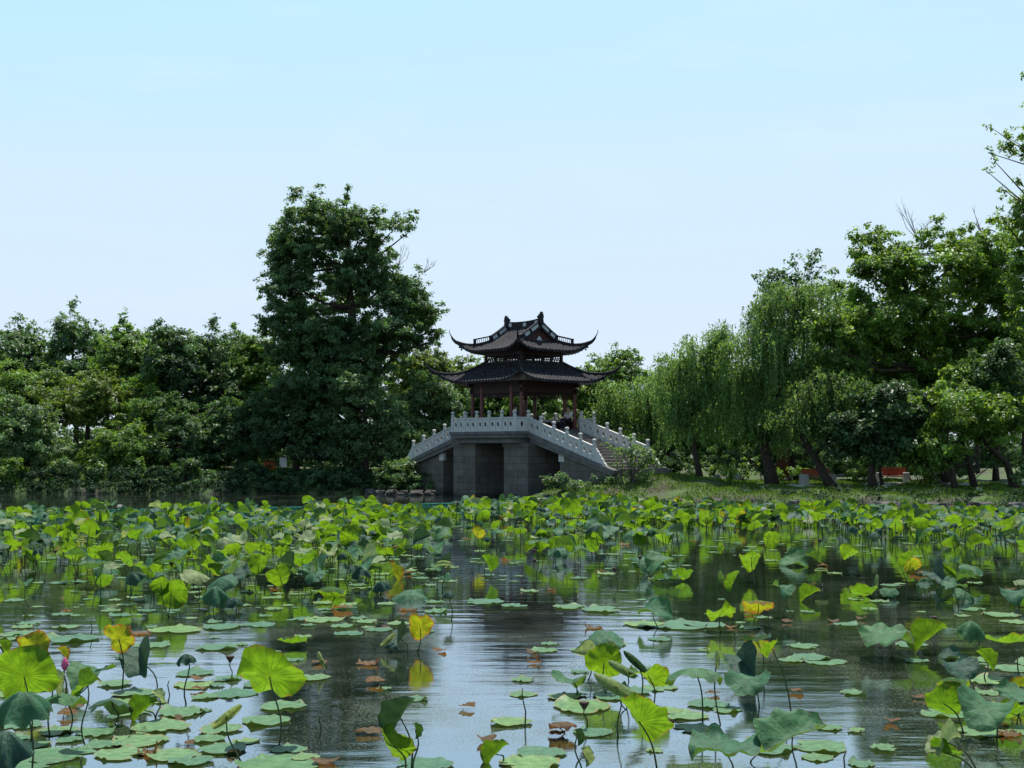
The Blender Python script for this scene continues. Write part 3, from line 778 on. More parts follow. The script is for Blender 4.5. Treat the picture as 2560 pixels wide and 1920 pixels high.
def shrub(label, Y, boughs, mat, seed, leaf=.16, dens=1.0, rc=(.22, .45), name='shrub', cat='shrub', group=None, bark='bark', depth=1.0, stems=7, tuft=.3, flat=.6):
    R = np.random.default_rng(seed); s = pxs(Y); bs = []
    for q in boughs:
        cx, cy, rx, ry = q[:4]; rd = min(rx, ry * 2) * s * depth
        c = P(cx, cy, Y + (R.random() - .5) * rd * .5); bs.append(((c.x, c.y, c.z), (rx*s, rd, ry*s)))
    X0 = sum(b[0][0] for b in bs) / len(bs); z0 = ground_z(X0, Y) - .05
    root = empty(name, (X0, Y, z0)); tag(root, label, cat, group); off = np.array([X0, Y, z0])
    C, Nn, D, T, clumps = crown_points(R, bs, leaf, dens, rc, flat, tuft, 0, .9)
    k_ = C[:, 2] > np.maximum(land(C[:, 0], C[:, 1]), 0) + .03
    C, Nn, D, T = C[k_], Nn[k_], D[k_], T[k_]; n = len(C)
    ln = leaf * R.uniform(.7, 1.3, n)
    foliage_mesh('foliage', C - off, Nn, D, ln, ln * R.uniform(.45, .62, n), T, mat, root)
    mb = MB()
    for k in range(stems):
        cc = Vector(clumps[int(R.integers(0, len(clumps)))][0]) - Vector((X0, Y, z0))
        a = Vector((R.normal() * .18 + cc.x * .35, R.normal() * .15 + cc.y * .3, 0)); zg = ground_z(X0 + a.x, Y + a.y) - z0 - .05; a.z = zg
        if cc.z < a.z + .1: continue
        mb.tube([a, a.lerp(cc, .5) + Vector((0, 0, .08)), cc], [.03, .02, .008], n=5, cap=False)
    if mb.v: mb.build('stem', M[bark], root)
    return root

def willow(label, Y, base_x, domes, seed, path, group='weeping willows on the right bank', trunk_r=.22, dens=1.0, tone=0.0):
    R = np.random.default_rng(seed); s = pxs(Y)
    X0 = P(base_x, 968, Y).x; z0 = ground_z(X0, Y) - .05
    root = empty('willow_tree', (X0, Y, z0)); tag(root, label, 'willow', group); off = np.array([X0, Y, z0])
    Cs, Ns, Ds, Ts = [], [], [], []
    mb = MB(); pts = [Vector((0, 0, 0))] + [P(px_, py_, Y) - Vector(off) for px_, py_ in path]
    rad = [trunk_r * (1.2 if k == 0 else 1) * (1 - .75 * k / (len(pts)-1)) for k in range(len(pts))]
    mb.tube(pts, rad, n=10)
    casc = []
    for (cx, cy, rx, ry, hang) in domes:
        casc.append((cx, cy, rx, ry, hang * .62))
        for k in range(3):
            casc.append((cx + R.uniform(-.8, .8) * rx, cy + hang * R.uniform(.12, .62), rx * R.uniform(.38, .6), ry * R.uniform(.7, 1.0), hang * R.uniform(.35, .6)))
    for (cx, cy, rx, ry, hang) in casc:
        rxm, rym = rx * s, ry * s; rd = rxm * .9
        c = P(cx, cy, Y + (R.random() * 2 - 1) * rd * .5); c = np.array(c)
        hm = hang * s
        e = Vector(c) - Vector(off); best = min(range(1, len(pts)), key=lambda i: (pts[i] - e).length + (3 if pts[i].z > e.z else 0)); a = pts[best]
        mb.tube([a, a.lerp(e, .4) + Vector((0, 0, .3)), a.lerp(e, .8) + Vector((0, 0, .3)), e], [rad[best]*.6 + .01, .05, .035, .015], n=6, cap=False)
        nstr = int(dens * 62 * (rxm * rd) * 1.1 + 25)
        # sub-sprays: strands grouped in bunches
        nb = max(6, nstr // 9)
        for b_ in range(nb):
            ang = R.random() * 2 * pi; rr_ = R.random() ** .5
            top = c + np.array([cos(ang) * rr_ * rxm, sin(ang) * rr_ * rd, rym * sqrt(max(0, 1 - rr_ ** 2)) + R.normal() * .15])
            mb.tube([e, e.lerp(Vector(top) - Vector(off), .6) + Vector((0, 0, .12)), Vector(top) - Vector(off)], [.016, .01, .005], n=4, cap=False)
            bt = R.normal() * .24 + tone
            sub = 9
            L0 = hm * R.uniform(.45, 1.1) * (.55 + .5 * rr_)
            for k in range(sub):
                st = top + R.normal(size=3) * np.array([.22, .22, .12])
                outd = np.array([cos(ang), sin(ang), 0]) * R.uniform(.15, .55) * (.3 + rr_) + R.normal(size=3) * .15; outd[2] = 0
                Ls = L0 * R.uniform(.6, 1.15); m_ = max(8, int(Ls / .055))
                t = np.linspace(0, 1, m_)[:, None]
                p = st + outd * (1 - np.exp(-3 * t)) * .9 + np.array([0, 0, -1.]) * Ls * t ** 1.25 + np.array([0, 0, .28]) * np.sin(pi * np.minimum(t * 3, 1))
                p = p + R.normal(size=p.shape) * .03
                Cs.append(p); Ns.append(R.normal(size=p.shape) * .8 + np.array([0, 0, .35]) + outd)
                Ds.append(np.array([0, 0, -1.]) + R.normal(size=p.shape) * .45)
                Ts.append(np.clip(R.normal(.5, .2, m_) + bt, 0, 1))
    C = np.concatenate(Cs); Nn = np.concatenate(Ns); D = np.concatenate(Ds); T = np.concatenate(Ts)
    k_ = C[:, 2] > z0 + .25; C, Nn, D, T = C[k_], Nn[k_], D[k_], T[k_]
    n = len(C); ln = R.uniform(.12, .21, n)
    foliage_mesh('crown', C - off, Nn, D, ln, ln * .36, T, M['willow'], root)
    mb.build('trunk', M['bark'], root, smooth=True); return root

G1 = 'trees along the far left bank'
# tall camphor left of the pavilion
tree('tall_tree', 'tallest tree, dark broad-leaved crown rising left of the pavilion', 77, 762,
     [(665,450,38,40),(640,425,14,14),(622,500,36,26),(722,475,46,42),(748,432,10,20),(785,482,34,32),(820,470,18,14),(848,498,36,20),(884,472,20,10),(885,500,12,14),
      (690,540,80,46),(608,565,36,30),(590,530,18,12),(790,560,55,42),(640,620,66,46),(740,630,80,56),(835,612,30,34),(878,612,36,36),(905,600,14,14),
      (905,672,42,40),(932,715,20,24),(945,735,10,14),(840,690,56,44),(598,690,36,34),(680,710,76,50),(576,640,14,12),(572,712,20,14),(760,750,86,56),(650,790,80,56),(870,752,44,30),(700,850,80,50),(790,830,50,40)],
     M['camphor'], leaf=.20, dens=1.05, seed=11, group=G1, trunk_r=.5, rc=(.24,.55), tuft=.45, dj=1.3, fill=.8, twigs=[(860,575,880,525),(915,590,938,560),(750,450,748,415)])
T = [
 ('bluish loose-crowned tree at the far left edge, behind the yellow-green one', 92, 40, [(20,745,45,36),(60,770,55,40),(100,800,36,36),(10,800,50,46),(42,702,16,16),(75,725,20,18),(30,860,60,50)], 'camphor', .24, .62),
 ('slender pointed tree with sky showing through, second from the far left', 90, 165, [(150,695,30,24),(160,668,12,16),(195,725,36,28),(140,745,40,36),(120,706,16,12),(165,800,46,36),(210,770,30,26),(110,790,26,22),(170,860,60,40)], 'camphor', .24, .6),
 ('mid-green tree right of the pointed one on the left skyline', 86, 285, [(260,712,26,16),(285,750,56,34),(235,775,40,34),(300,800,66,44),(345,775,34,34),(262,695,10,12),(290,860,70,50)], 'broad', .22, .8),
 ('dark dense tree with drooping tufts in the middle of the left wood', 81, 375, [(362,728,44,20),(347,712,16,12),(400,780,56,40),(352,800,56,44),(425,850,60,55),(335,870,60,55),(380,930,70,50)], 'dark', .22, .95),
 ('rounded dark tree with a small top knot, left of the tallest tree', 82, 470, [(462,728,34,18),(462,708,12,10),(482,790,50,40),(440,830,46,46),(505,860,50,55),(415,752,20,18),(470,920,60,50)], 'dark', .22, .9),
 ('narrow tree squeezed against the left side of the tallest tree', 83, 550, [(530,742,30,20),(512,716,12,10),(548,790,42,44),(560,870,56,60),(612,880,50,60),(575,745,24,20)], 'broad', .22, .9),
 ('yellow-green bushy tree in front of the bluish tree, far left', 80, 190, [(200,850,66,40),(150,895,56,46),(262,895,56,46),(105,862,44,30),(220,820,36,20)], 'yellow', .19, .75),
 ('low grey-green tree overhanging the water at the far left', 75, 50, [(18,900,56,46),(62,955,56,40),(120,985,46,30),(0,985,50,36),(80,900,40,26)], 'shrub', .19, .9),
 ('leafy tree leaning over the bank between the yellow-green and the dark tree', 75.5, 270, [(240,970,52,42),(312,978,52,40),(200,1000,30,24),(275,935,40,30),(250,1010,30,14)], 'broad', .2, .85),
 ('dark tree with a broad low skirt of leaves above the left bank', 76, 440, [(400,960,66,50),(482,940,66,60),(440,995,50,22),(540,960,56,50),(380,900,50,40),(520,890,50,40)], 'dark', .2, .95),
 ('shadowy tree below the left side of the tallest crown', 74.5, 640, [(600,955,60,45),(655,900,56,45),(705,955,60,48),(560,900,40,44),(640,840,50,40)], 'dark', .2, .9),
 ('pale-leaved tree in front of the tallest trunk, left of the bridge', 73.5, 790, [(762,835,46,28),(722,870,34,28),(800,880,54,36),(852,925,52,36),(778,940,54,36),(882,960,44,32),(742,985,44,24),(740,812,22,14),(700,905,30,22),(840,880,30,20)], 'shrub', .2, .95),
 ('light bushy tree close behind the left stairs of the bridge', 77.5, 905, [(900,880,42,34),(950,905,46,38),(920,835,46,34),(975,870,40,30),(990,935,40,30),(900,930,50,34),(955,960,40,28)], 'shrub', .2, .95),
 ('yellow-green tree filling the gap between the tallest tree and the pavilion roof', 88, 930, [(960,785,40,18),(1005,795,34,20),(880,790,50,40),(925,800,40,36),(860,850,50,50),(1000,840,50,40),(935,765,16,8)], 'yellow', .21, .7),
 ('green tree seen between the left pavilion columns', 90, 1050, [(1060,835,56,50),(1030,890,56,46),(1085,900,50,50),(1050,800,40,24)], 'broad', .21, .9),
 ('green tree seen between the middle pavilion columns', 89, 1150, [(1110,880,56,50),(1182,870,56,55),(1150,840,56,36),(1200,920,50,30)], 'broad', .21, .9),
 ('tree behind the right pavilion columns, rising to the lower eave', 90, 1250, [(1242,850,46,50),(1270,812,26,16),(1225,900,46,40),(1290,870,40,44)], 'yellow', .21, .7),
 ('round-topped tree right of the pavilion roof on the skyline', 91, 1340, [(1332,782,44,20),(1300,815,46,32),(1362,825,46,36),(1342,765,20,10),(1380,775,16,12),(1320,880,56,55),(1380,890,46,46),(1285,785,14,10)], 'broad', .22, .8),
 ('pale green low tree on the skyline between the round-topped tree and the willows', 94, 1440, [(1440,795,36,16),(1430,830,42,32),(1482,850,46,46),(1470,800,26,16),(1420,785,10,8),(1440,890,50,44)], 'willow', .22, .7),
]
T += [
 ('tree filling the skyline dip between the pointed and the mid-green tree', 95, 240, [(230,740,40,26),(190,760,30,24),(250,790,50,40),(210,840,50,40)], 'camphor', .24, .7),
 ('tree filling the skyline dip left of the dark drooping tree', 94, 330, [(325,742,34,24),(310,765,40,30),(345,800,50,40),(390,745,34,22)], 'broad', .24, .75),
 ('tree filling the skyline dip left of the tallest tree', 93, 515, [(505,752,40,26),(540,775,40,30),(425,748,34,24),(500,820,50,46),(580,790,40,40)], 'camphor', .24, .75),
 ('shaded tree under the bluish loose-crowned tree, far left', 84, 20, [(20,830,56,44),(70,850,50,40),(-20,850,50,44),(40,900,60,50),(110,820,40,30)], 'broad', .21, .85),
 ('shaded tree between the yellow-green tree and the dark drooping tree', 79, 320, [(310,860,50,44),(300,920,50,44),(345,900,44,50),(280,960,44,30)], 'broad', .2, .9),
]
for i, (lab, Y, bx_, bo, mt, lf, dn) in enumerate(T):
    tree('broadleaf_tree', lab, Y, bx_, bo, M[mt], leaf=lf, dens=dn, seed=20 + i, group=G1 if bx_ < 1000 else 'trees behind the pavilion', trunk_r=.2, tuft=.42, dj=.9, rc=(.25, .58))
for i, (x, yt, mt) in enumerate([(1480,850,'broad'),(1560,830,'right'),(1650,810,'broad'),(1740,800,'camphor'),(1830,790,'right'),(1920,770,'broad'),(2010,780,'dark'),(2110,770,'broad'),(2210,760,'right'),(2290,760,'broad')]):
    tree('broadleaf_tree', ['green tree just left of the slender willow, beyond the channel','tree glimpsed behind the slender willow','tree glimpsed left behind the largest willow','tree glimpsed right behind the largest willow','tree in the shade behind the small very dark tree','tree behind the second bench, beyond the water','tree behind the wide bright tree, left part','tree behind the wide bright tree, above the water glimpse','tree behind the slanting trunk at the far right','tree just off the right edge, behind the tall dark tree'][i],
         97, x, [(x,yt,50,30),(x-30,yt+45,46,40),(x+34,yt+50,46,40),(x,yt+90,66,44),(x-10,yt+130,60,40)], M[mt], leaf=.24, dens=.8, seed=90+i, group='trees across the channel behind the right bank', trunk_r=.2, tuft=.3, dj=.9, rc=(.35,.75))
# understorey far behind: one dark mass of wood closing the view under the crowns
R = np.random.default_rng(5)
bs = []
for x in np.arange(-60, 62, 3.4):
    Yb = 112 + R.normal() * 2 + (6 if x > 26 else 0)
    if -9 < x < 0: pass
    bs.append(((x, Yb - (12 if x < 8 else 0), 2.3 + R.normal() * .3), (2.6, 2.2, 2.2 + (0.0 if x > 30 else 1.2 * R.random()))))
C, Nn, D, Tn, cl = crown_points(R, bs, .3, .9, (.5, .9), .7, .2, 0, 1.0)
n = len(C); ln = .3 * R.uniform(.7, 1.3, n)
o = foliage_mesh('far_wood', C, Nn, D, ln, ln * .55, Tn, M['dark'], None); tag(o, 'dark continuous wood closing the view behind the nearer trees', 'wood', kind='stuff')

# willows and trees on the right bank
willow('pale drooping willow nearest the bridge, just beyond its right stairs', 68, 1400, [(1395,850,46,26,120),(1335,872,40,20,90),(1440,835,36,22,150),(1310,850,24,16,70),(1385,890,50,20,90),(1290,900,26,16,60)], 41, [(1405,1000),(1410,940),(1400,880),(1392,850)], dens=1.1, tone=.12)
willow('slender willow with a thin leaning trunk at the left of the right bank', 62, 1512, [(1498,765,38,20,160),(1542,742,20,16,110),(1465,800,34,24,160),(1530,805,52,32,170),(1588,792,40,30,180),(1562,722,16,8,60),(1510,860,52,22,120),(1445,850,34,20,110)], 42, [(1506,1000),(1495,950),(1488,900),(1500,840),(1525,790)], dens=1.2, trunk_r=.17, tone=.05)
willow('largest willow with a thick forked dark trunk near the first bench', 60, 1668, [(1648,688,42,26,160),(1702,650,50,26,130),(1762,662,50,28,140),(1650,755,60,40,190),(1742,735,70,40,210),(1602,768,44,32,170),(1818,710,42,32,200),(1690,860,56,24,130),(1780,860,56,24,130),(1605,880,44,22,100),(1725,628,26,14,60),(1660,910,50,20,80)], 43, [(1664,1020),(1652,960),(1660,900),(1690,820),(1700,740),(1715,680)], dens=1.15, trunk_r=.34)
willow('leaning curved willow rising in front of the first bench, right of the largest willow', 56.8, 1796, [(1740,860,46,20,130),(1790,830,46,24,150),(1705,900,34,18,90),(1830,850,36,22,120)], 44, [(1783,1030),(1758,985),(1727,930),(1718,880),(1740,840)], dens=.9, trunk_r=.24, tone=-.3)
G2 = 'leafy trees on the right bank'
tree('broadleaf_tree', 'open-topped tree with sparse upright tufts behind the largest willow', 76, 1740,
     [(1702,592,34,20),(1762,595,26,26),(1662,602,22,14),(1742,572,14,16),(1802,632,34,26),(1700,645,56,30),(1668,660,36,16),(1765,560,8,10),(1715,568,8,12),(1800,600,12,14),(1640,612,14,8),(1840,660,30,22)],
     M['camphor'], leaf=.22, dens=.6, seed=61, group=G2, trunk_r=.2, tuft=.5, rc=(.25,.55), dj=1)
tree('large_tree', 'wide bright green tree filling the right side above the benches', 61, 2040,
     [(1888,508,40,14),(1850,518,22,8),(1845,560,22,14),(1940,535,52,28),(2025,515,36,26),(2025,490,12,14),(1888,590,42,34),(1970,605,66,44),(2062,570,56,40),(2100,515,34,22),(1862,648,36,34),(1932,690,66,44),
      (2032,680,76,54),(2122,620,66,54),(2182,560,46,54),(1880,742,56,44),(1980,780,76,54),(2090,765,76,54),(2190,700,60,64),(2150,500,26,20),(1905,830,60,36),(2010,850,60,30),(2200,790,50,50),(1830,800,40,30),(1800,690,34,26,-2.6),(1845,720,44,32,-2),(1790,745,40,28,-2.8),(1835,800,50,36,-2.2),(1780,815,34,26,-3),(1840,870,50,34,-2),(1800,890,34,24,-2.6),(1760,700,20,14,-2.8)],
     M['right'], leaf=.20, dens=.85, seed=62, group=G2, trunk_r=.3, tuft=.4, rc=(.3,.62), dj=1.4, fill=.9, twigs=[(1985,520,1945,440),(2000,520,1990,470),(2120,500,2110,460)])
tree('large_tree', 'tall dark tree whose branches reach in from the right edge high against the sky', 52, 2330,
     [(2190,445,34,26),(2215,490,46,36),(2162,470,12,12),(2180,298,26,14),(2140,275,14,6),(2135,330,10,8),(2205,335,22,8),(2150,350,8,12),(2218,272,20,12),(2138,375,6,14),(2208,165,12,4),(2200,390,12,8),
      (2175,415,12,10),(2240,560,50,40),(2250,430,40,50),(2270,330,50,40),(2270,230,50,40),(2280,500,50,50),(2200,640,36,30),(2165,318,16,8),(2300,650,60,50),(2290,760,60,50),(2226,372,12,10),(2195,560,26,24),(2205,700,30,30)],
     M['right'], leaf=.17, dens=.6, seed=63, group=G2, trunk_r=.20, tuft=.35, rc=(.2,.42), dj=.9, fill=.8, droop=.4, spikes=0,
     path=[(2325,900),(2320,760),(2312,620),(2305,480),(2300,350),(2305,260)])
tree('broadleaf_tree', 'small very dark tree between the two benches', 55.5, 1885,
     [(1850,900,56,50),(1922,885,66,50),(1870,968,56,40),(1952,960,66,40),(1812,950,40,34),(1985,905,50,46)], M['dark'], leaf=.19, dens=.95, seed=64, group=G2, trunk_r=.19,
     path=[(1882,1020),(1888,980),(1890,930),(1895,880)])
tree('broadleaf_tree', 'tree with light drooping sprays right of the second bench', 54, 2062,
     [(2060,875,66,44),(2132,900,66,50),(2022,958,40,36),(2110,868,60,30),(2192,880,50,44),(1995,1000,30,26),(2060,985,24,24),(2150,950,46,24)], M['right'], leaf=.19, dens=.8, seed=65, group=G2, trunk_r=.13, tuft=.4, dj=1,
     path=[(2056,1010),(2045,960),(2050,900)])
tree('broadleaf_tree', 'thin leaning tree next to the water glimpse at the right', 56, 2105,
     [(2100,840,60,36),(2150,815,60,40),(2060,830,40,30)], M['right'], leaf=.19, dens=.8, seed=66, group=G2, trunk_r=.14, path=[(2095,1010),(2080,960),(2075,900),(2090,840)])
tree('broadleaf_tree', 'tree with a long slanting trunk at the far right', 55, 2190,
     [(2180,780,60,40),(2120,800,50,34),(2205,900,36,36)], M['dark'], leaf=.19, dens=.85, seed=67, group=G2, trunk_r=.15, path=[(2175,1000),(2130,960),(2100,915),(2100,850)])
tree('broadleaf_tree', 'slim twin-stemmed tree in front of the second bench', 57.5, 1908,
     [(1900,930,40,30),(1920,900,40,30)], M['dark'], leaf=.18, dens=.9, seed=68, group=G2, trunk_r=.09, path=[(1902,1030),(1900,990),(1905,940)])
tree('broadleaf_tree', 'shade-casting tree added between the willows and the second bench, farther back', 67, 1960,
     [(1900,840,70,40),(1980,830,70,40),(1930,900,60,40),(1840,850,50,34),(1800,900,40,30)], M['dark'], leaf=.22, dens=.8, seed=101, group=G2, trunk_r=.16, depth=1.8, dj=.5)  # added behind the front crowns to cast shade on the lawn
tree('broadleaf_tree', 'shade-casting tree added behind the drooping sprays at the right, farther back', 68, 2150,
     [(2080,850,70,40),(2160,840,70,40),(2120,910,60,36),(2220,870,60,40)], M['dark'], leaf=.22, dens=.8, seed=102, group=G2, trunk_r=.16, depth=1.8, dj=.5)  # second added crown, hidden by nearer trees, keeps sun off the grass
tree('broadleaf_tree', 'low spreading tree added for shading the grass behind the thick willow trunk', 69, 1720,
     [(1640,900,60,34),(1720,890,60,34),(1790,905,50,34),(1570,900,50,34)], M['broad'], leaf=.22, dens=.8, seed=103, group=G2, trunk_r=.14, depth=1.8, dj=.5)  # added canopy, there to block sun from the ground below
# shrubs
SB = 'shrubs on the left bank'; SR = 'shrubs on the right bank'
shrub('spreading leafy shrub at the water beside the left end of the bridge', 70.6, [(862,1020,44,22),(900,1042,40,22),(832,1042,30,18),(880,1002,28,14),(928,1042,20,20)], M['shrub'], 71, group=SB, leaf=.17)
shrub('dark shrub hanging over the bank below the tallest tree', 71.3, [(690,1042,44,22),(745,1040,40,22),(650,1042,34,20),(790,1042,26,20)], M['dark'], 72, group=SB)
shrub('low dark shrub mass left of the white board on the left bank', 71.3, [(610,1045,50,18),(560,1045,40,18),(525,1048,20,14)], M['dark'], 73, group=SB)
shrub('bright low shrub on the left bank under the dark tree skirt', 71.5, [(335,1046,36,12),(370,1050,26,8)], M['broad'], 74, group=SB)
shrub('round shrub on the bank at the far left edge', 71.6, [(20,1015,32,26),(40,1035,20,16),(5,1040,20,18)], M['broad'], 75, group=SB)
shrub('small shrub right of the left group of bank rocks', 71.4, [(215,1042,34,16),(255,1046,30,12),(180,1048,20,10)], M['broad'], 76, group=SB)
shrub('dark shrub between the low skirted tree and the white board', 71.6, [(455,1040,50,20),(415,1044,30,14),(500,1044,30,16)], M['dark'], 77, group=SB)
shrub('leafy shrub behind the foot of the left bridge stairs', 73.2, [(835,985,40,20),(870,995,22,16)], M['shrub'], 78, group=SB)
shrub('broad reddish-tipped shrub in front of the right bridge abutment', 59.6, [(1200,1050,28,24),(1245,1052,40,22),(1292,1048,36,24),(1212,1032,14,12),(1330,1048,30,20),(1370,1055,24,14)], M['shrub'], 79, group=SR, leaf=.15)
shrub('thin wispy sapling in front of the foot of the right bridge stairs', 59.2, [(1352,968,28,16),(1398,985,24,20),(1335,1002,18,14),(1380,1022,28,22),(1365,950,12,8),(1350,1035,18,12),(1318,965,16,14),(1402,1015,20,20),(1375,990,30,24)], M['shrub'], 80, group=SR, leaf=.16, dens=.5, rc=(.2,.38), name='sapling', cat='sapling', stems=16, bark='twig')
shrub('dense dark rounded shrub behind the slender willow', 66, [(1448,1000,38,34),(1490,1010,30,26),(1420,1020,22,20)], M['dark'], 81, group=SR)
shrub('leafy shrub leaning in at the right edge behind the thin trees', 55, [(2190,995,30,30),(2205,1030,24,20)], M['shrub'], 82, group=SR)
shrub('low shrub on the grass right of the sapling', 60, [(1440,1048,18,8),(1425,1058,12,6)], M['broad'], 83, group=SR, leaf=.13)
shrub('dark hedge-like shrub behind the willows', 70, [(1570,990,50,26),(1640,985,50,30),(1720,990,50,28)], M['dark'], 84, group=SR)
shrub('dark hedge-like shrub behind the second bench', 72, [(1850,1000,50,24),(1790,1000,40,22),(1960,1000,50,22)], M['dark'], 85, group=SR)
shrub('bush on the left bank seen through the gap of the trunks', 86, [(600,990,60,40),(700,985,60,45),(800,985,50,45),(500,990,50,40)], M['dark'], 86, group=SB)
shrub('bush behind the left end of the bridge', 82, [(960,960,50,40),(1030,960,50,40)], M['shrub'], 87, group=SB)
shrub('bush seen under the pavilion floor line at the right', 86, [(1240,930,50,26),(1310,935,50,30),(1180,925,40,20)], M['yellow'], 88, group=SR)
shrub('leafy thicket between the benches, in shade', 64.5, [(1850,1018,34,14),(1885,1010,30,16)], M['broad'], 94, group=SR)
shrub('shaded thicket behind the first bench', 63, [(1700,1022,30,12),(1735,1020,30,14)], M['broad'], 95, group=SR)
shrub('leafy shrub hiding the right end of the second bench', 60.5, [(1990,1018,26,22),(2015,1025,22,18),(1975,1000,16,14)], M['right'], 96, group=SR)
shrub('thicket between the slender and the largest willow', 65, [(1560,1012,30,14),(1610,1010,34,16)], M['broad'], 97, group=SR)
for i_, (x_, y_, w_, h_, mt_, lb_) in enumerate([(140,1015,26,24,'shrub','grey-green bush drooping over the bank, just right of the far-left round shrub'),(215,1020,22,20,'broad','leafy bush above the bank under the yellow-green tree'),(300,1018,20,22,'broad','small pointed bush left of the bright low bank shrub'),
        (410,1018,30,24,'dark','dark bush hanging over the bank under the dark drooping tree'),(545,1020,34,22,'dark','dark bush over the bank left of the orange-brown bin'),(680,1018,30,20,'dark','dark bush over the bank just right of the white board')]):
    shrub(lb_, 72.2, [(x_,y_,w_,h_),(x_-w_*.7,y_+8,w_*.6,h_*.7),(x_+w_*.6,y_+12,w_*.6,h_*.6),(x_+4,y_-h_*.8,w_*.4,h_*.5)], M[mt_], 110 + i_, group=SB, leaf=.17)
shrub('pale green shrub masking the foot of the far stair railing', 62.5, [(1400,975,26,16),(1425,990,24,20),(1372,962,18,12),(1415,1015,26,18)], M['shrub'], 130, group=SR, leaf=.16, dens=.8)
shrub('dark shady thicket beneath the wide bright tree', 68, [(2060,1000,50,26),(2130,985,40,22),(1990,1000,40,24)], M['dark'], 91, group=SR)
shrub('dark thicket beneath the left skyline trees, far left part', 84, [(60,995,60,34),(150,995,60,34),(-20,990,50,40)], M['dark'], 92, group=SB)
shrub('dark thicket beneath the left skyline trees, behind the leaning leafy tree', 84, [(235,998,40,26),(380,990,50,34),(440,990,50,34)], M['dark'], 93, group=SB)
# ground cover spilling over the left bank, tree shade put into its dark colour
R = np.random.default_rng(15); bs = []
for x in np.arange(-31, -5.2, .5):
    if R.random() < .04: continue
    y = 70.6 + .8 * (.35 * sin(x * .9 + 1) + .25 * sin(x * 2.3) + .3 * sin(70.6 * .8)); hv = .5 + .5 * sin(x * .8) * sin(x * .31 + 1)
    bs.append(((x + R.normal() * .15, y - .05, .16), (.45, .25, .2)))
    bs.append(((x, y + .5, .35 + R.uniform(-.1, .2)), (.6, .5, .3 + .2 * hv)))
    bs.append(((x + .2, y + 1.3, .85 + .35 * hv + R.uniform(-.15, .15)), (.55, .6, .25 + .25 * hv)))
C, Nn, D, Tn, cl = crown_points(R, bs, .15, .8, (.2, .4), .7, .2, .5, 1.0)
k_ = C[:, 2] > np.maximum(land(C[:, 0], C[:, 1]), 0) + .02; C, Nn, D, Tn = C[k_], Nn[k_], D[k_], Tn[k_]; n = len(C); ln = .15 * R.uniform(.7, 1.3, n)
o = foliage_mesh('ground_cover', C, Nn, D, ln, ln * .5, Tn, M['cover'], None); tag(o, 'ground cover spilling over the left bank, leaves coloured dark as tree shade', 'ground cover', kind='stuff')
R = np.random.default_rng(16); bs = []  # low growth added to darken the right bank like the shade overhead
for x in np.arange(10.5, 25, .55):
    ysr = float(np.interp(x, [-5, 1.5, 4, 6.5, 12, 20, 30, 60], [61, 60.0, 57.6, 55.6, 51.5, 48.3, 45.5, 40]))
    for k in range(3):
        if R.random() < .2 + (.3 if x < 13 else 0): continue
        bs.append(((x + R.normal() * .2, ysr + .5 + k * .8 + R.normal() * .2, .35 + .16 * k), (.55, .5, .26)))
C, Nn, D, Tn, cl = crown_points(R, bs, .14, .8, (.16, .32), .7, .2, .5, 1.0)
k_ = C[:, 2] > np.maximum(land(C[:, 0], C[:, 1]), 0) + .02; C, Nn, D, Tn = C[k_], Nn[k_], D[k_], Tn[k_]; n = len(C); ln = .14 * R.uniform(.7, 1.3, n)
o = foliage_mesh('ground_cover', C, Nn, D, ln, ln * .5, Tn, M['cover'], None); tag(o, 'creeping growth added along the right bank edge, coloured dark as tree shade', 'ground cover', kind='stuff')
# long-leaved clump on the right bank
b_root = P(1575, 968, 58.2); gz = ground_z(b_root.x, 58.2)
R = np.random.default_rng(9); Cs=[];Ns=[];Ds=[]
for k in range(70):
    a = R.random()*2*pi; Lh = R.uniform(.6, 1.25); sp_ = R.uniform(.15, .75)
    for j in range(9):
        t = j / 8; Cs.append((cos(a)*sp_*t**1.4, sin(a)*sp_*t**1.4, Lh*t*(1-.38*t*t*sp_))); Ns.append((cos(a)*.7, sin(a)*.7, .6)); Ds.append((cos(a)*sp_*1.4*t, sin(a)*sp_*1.4*t, Lh*(1-1.1*t*t*sp_)+.01))
n=len(Cs); rt = empty('grass_clump', (b_root.x, 58.2, gz)); tag(rt, 'fountain of long arching bright blades on the right bank below the willows', 'plant')
foliage_mesh('blade', np.array(Cs), np.array(Ns, float), np.array(Ds), np.full(n, .2), np.full(n, .045), R.random(n), M['right'], rt)

# grass on the banks
R = np.random.default_rng(12); n = 80000
X = R.uniform(1.5, 24, n); Y = R.uniform(47.5, 68, n)
X2 = R.uniform(-30, -3, n // 2); Y2 = R.uniform(70.6, 78, n // 2); X = np.concatenate([X, X2]); Y = np.concatenate([Y, Y2])
Z = land(X, Y); nzv = np.sin(X * 1.3 + 2 * np.sin(Y * .7)) + np.sin(Y * 1.9 + X * .6)
lxx = (X - BC.x) * ax.x + (Y - BC.y) * ax.y; lyy = (X - BC.x) * bx.x + (Y - BC.y) * bx.y
k_ = (Z > .25) & (nzv > -1.3) & ~((np.abs(lxx) < 8.9) & (np.abs(lyy) < 2.2)); X, Y, Z = X[k_], Y[k_], Z[k_]; n = len(X)
D = R.normal(size=(n, 3)) * .45 + np.array([0, 0, 1.]); Nn = R.normal(size=(n, 3)); Nn[:, 2] = .4
hh = R.uniform(.06, .17, n)
o = foliage_mesh('grass', np.stack([X, Y, Z + hh * .4], 1), Nn, D, hh, hh * .3, R.random(n), M['grass'], None)
tag(o, 'short green grass on the banks', 'grass', kind='stuff')

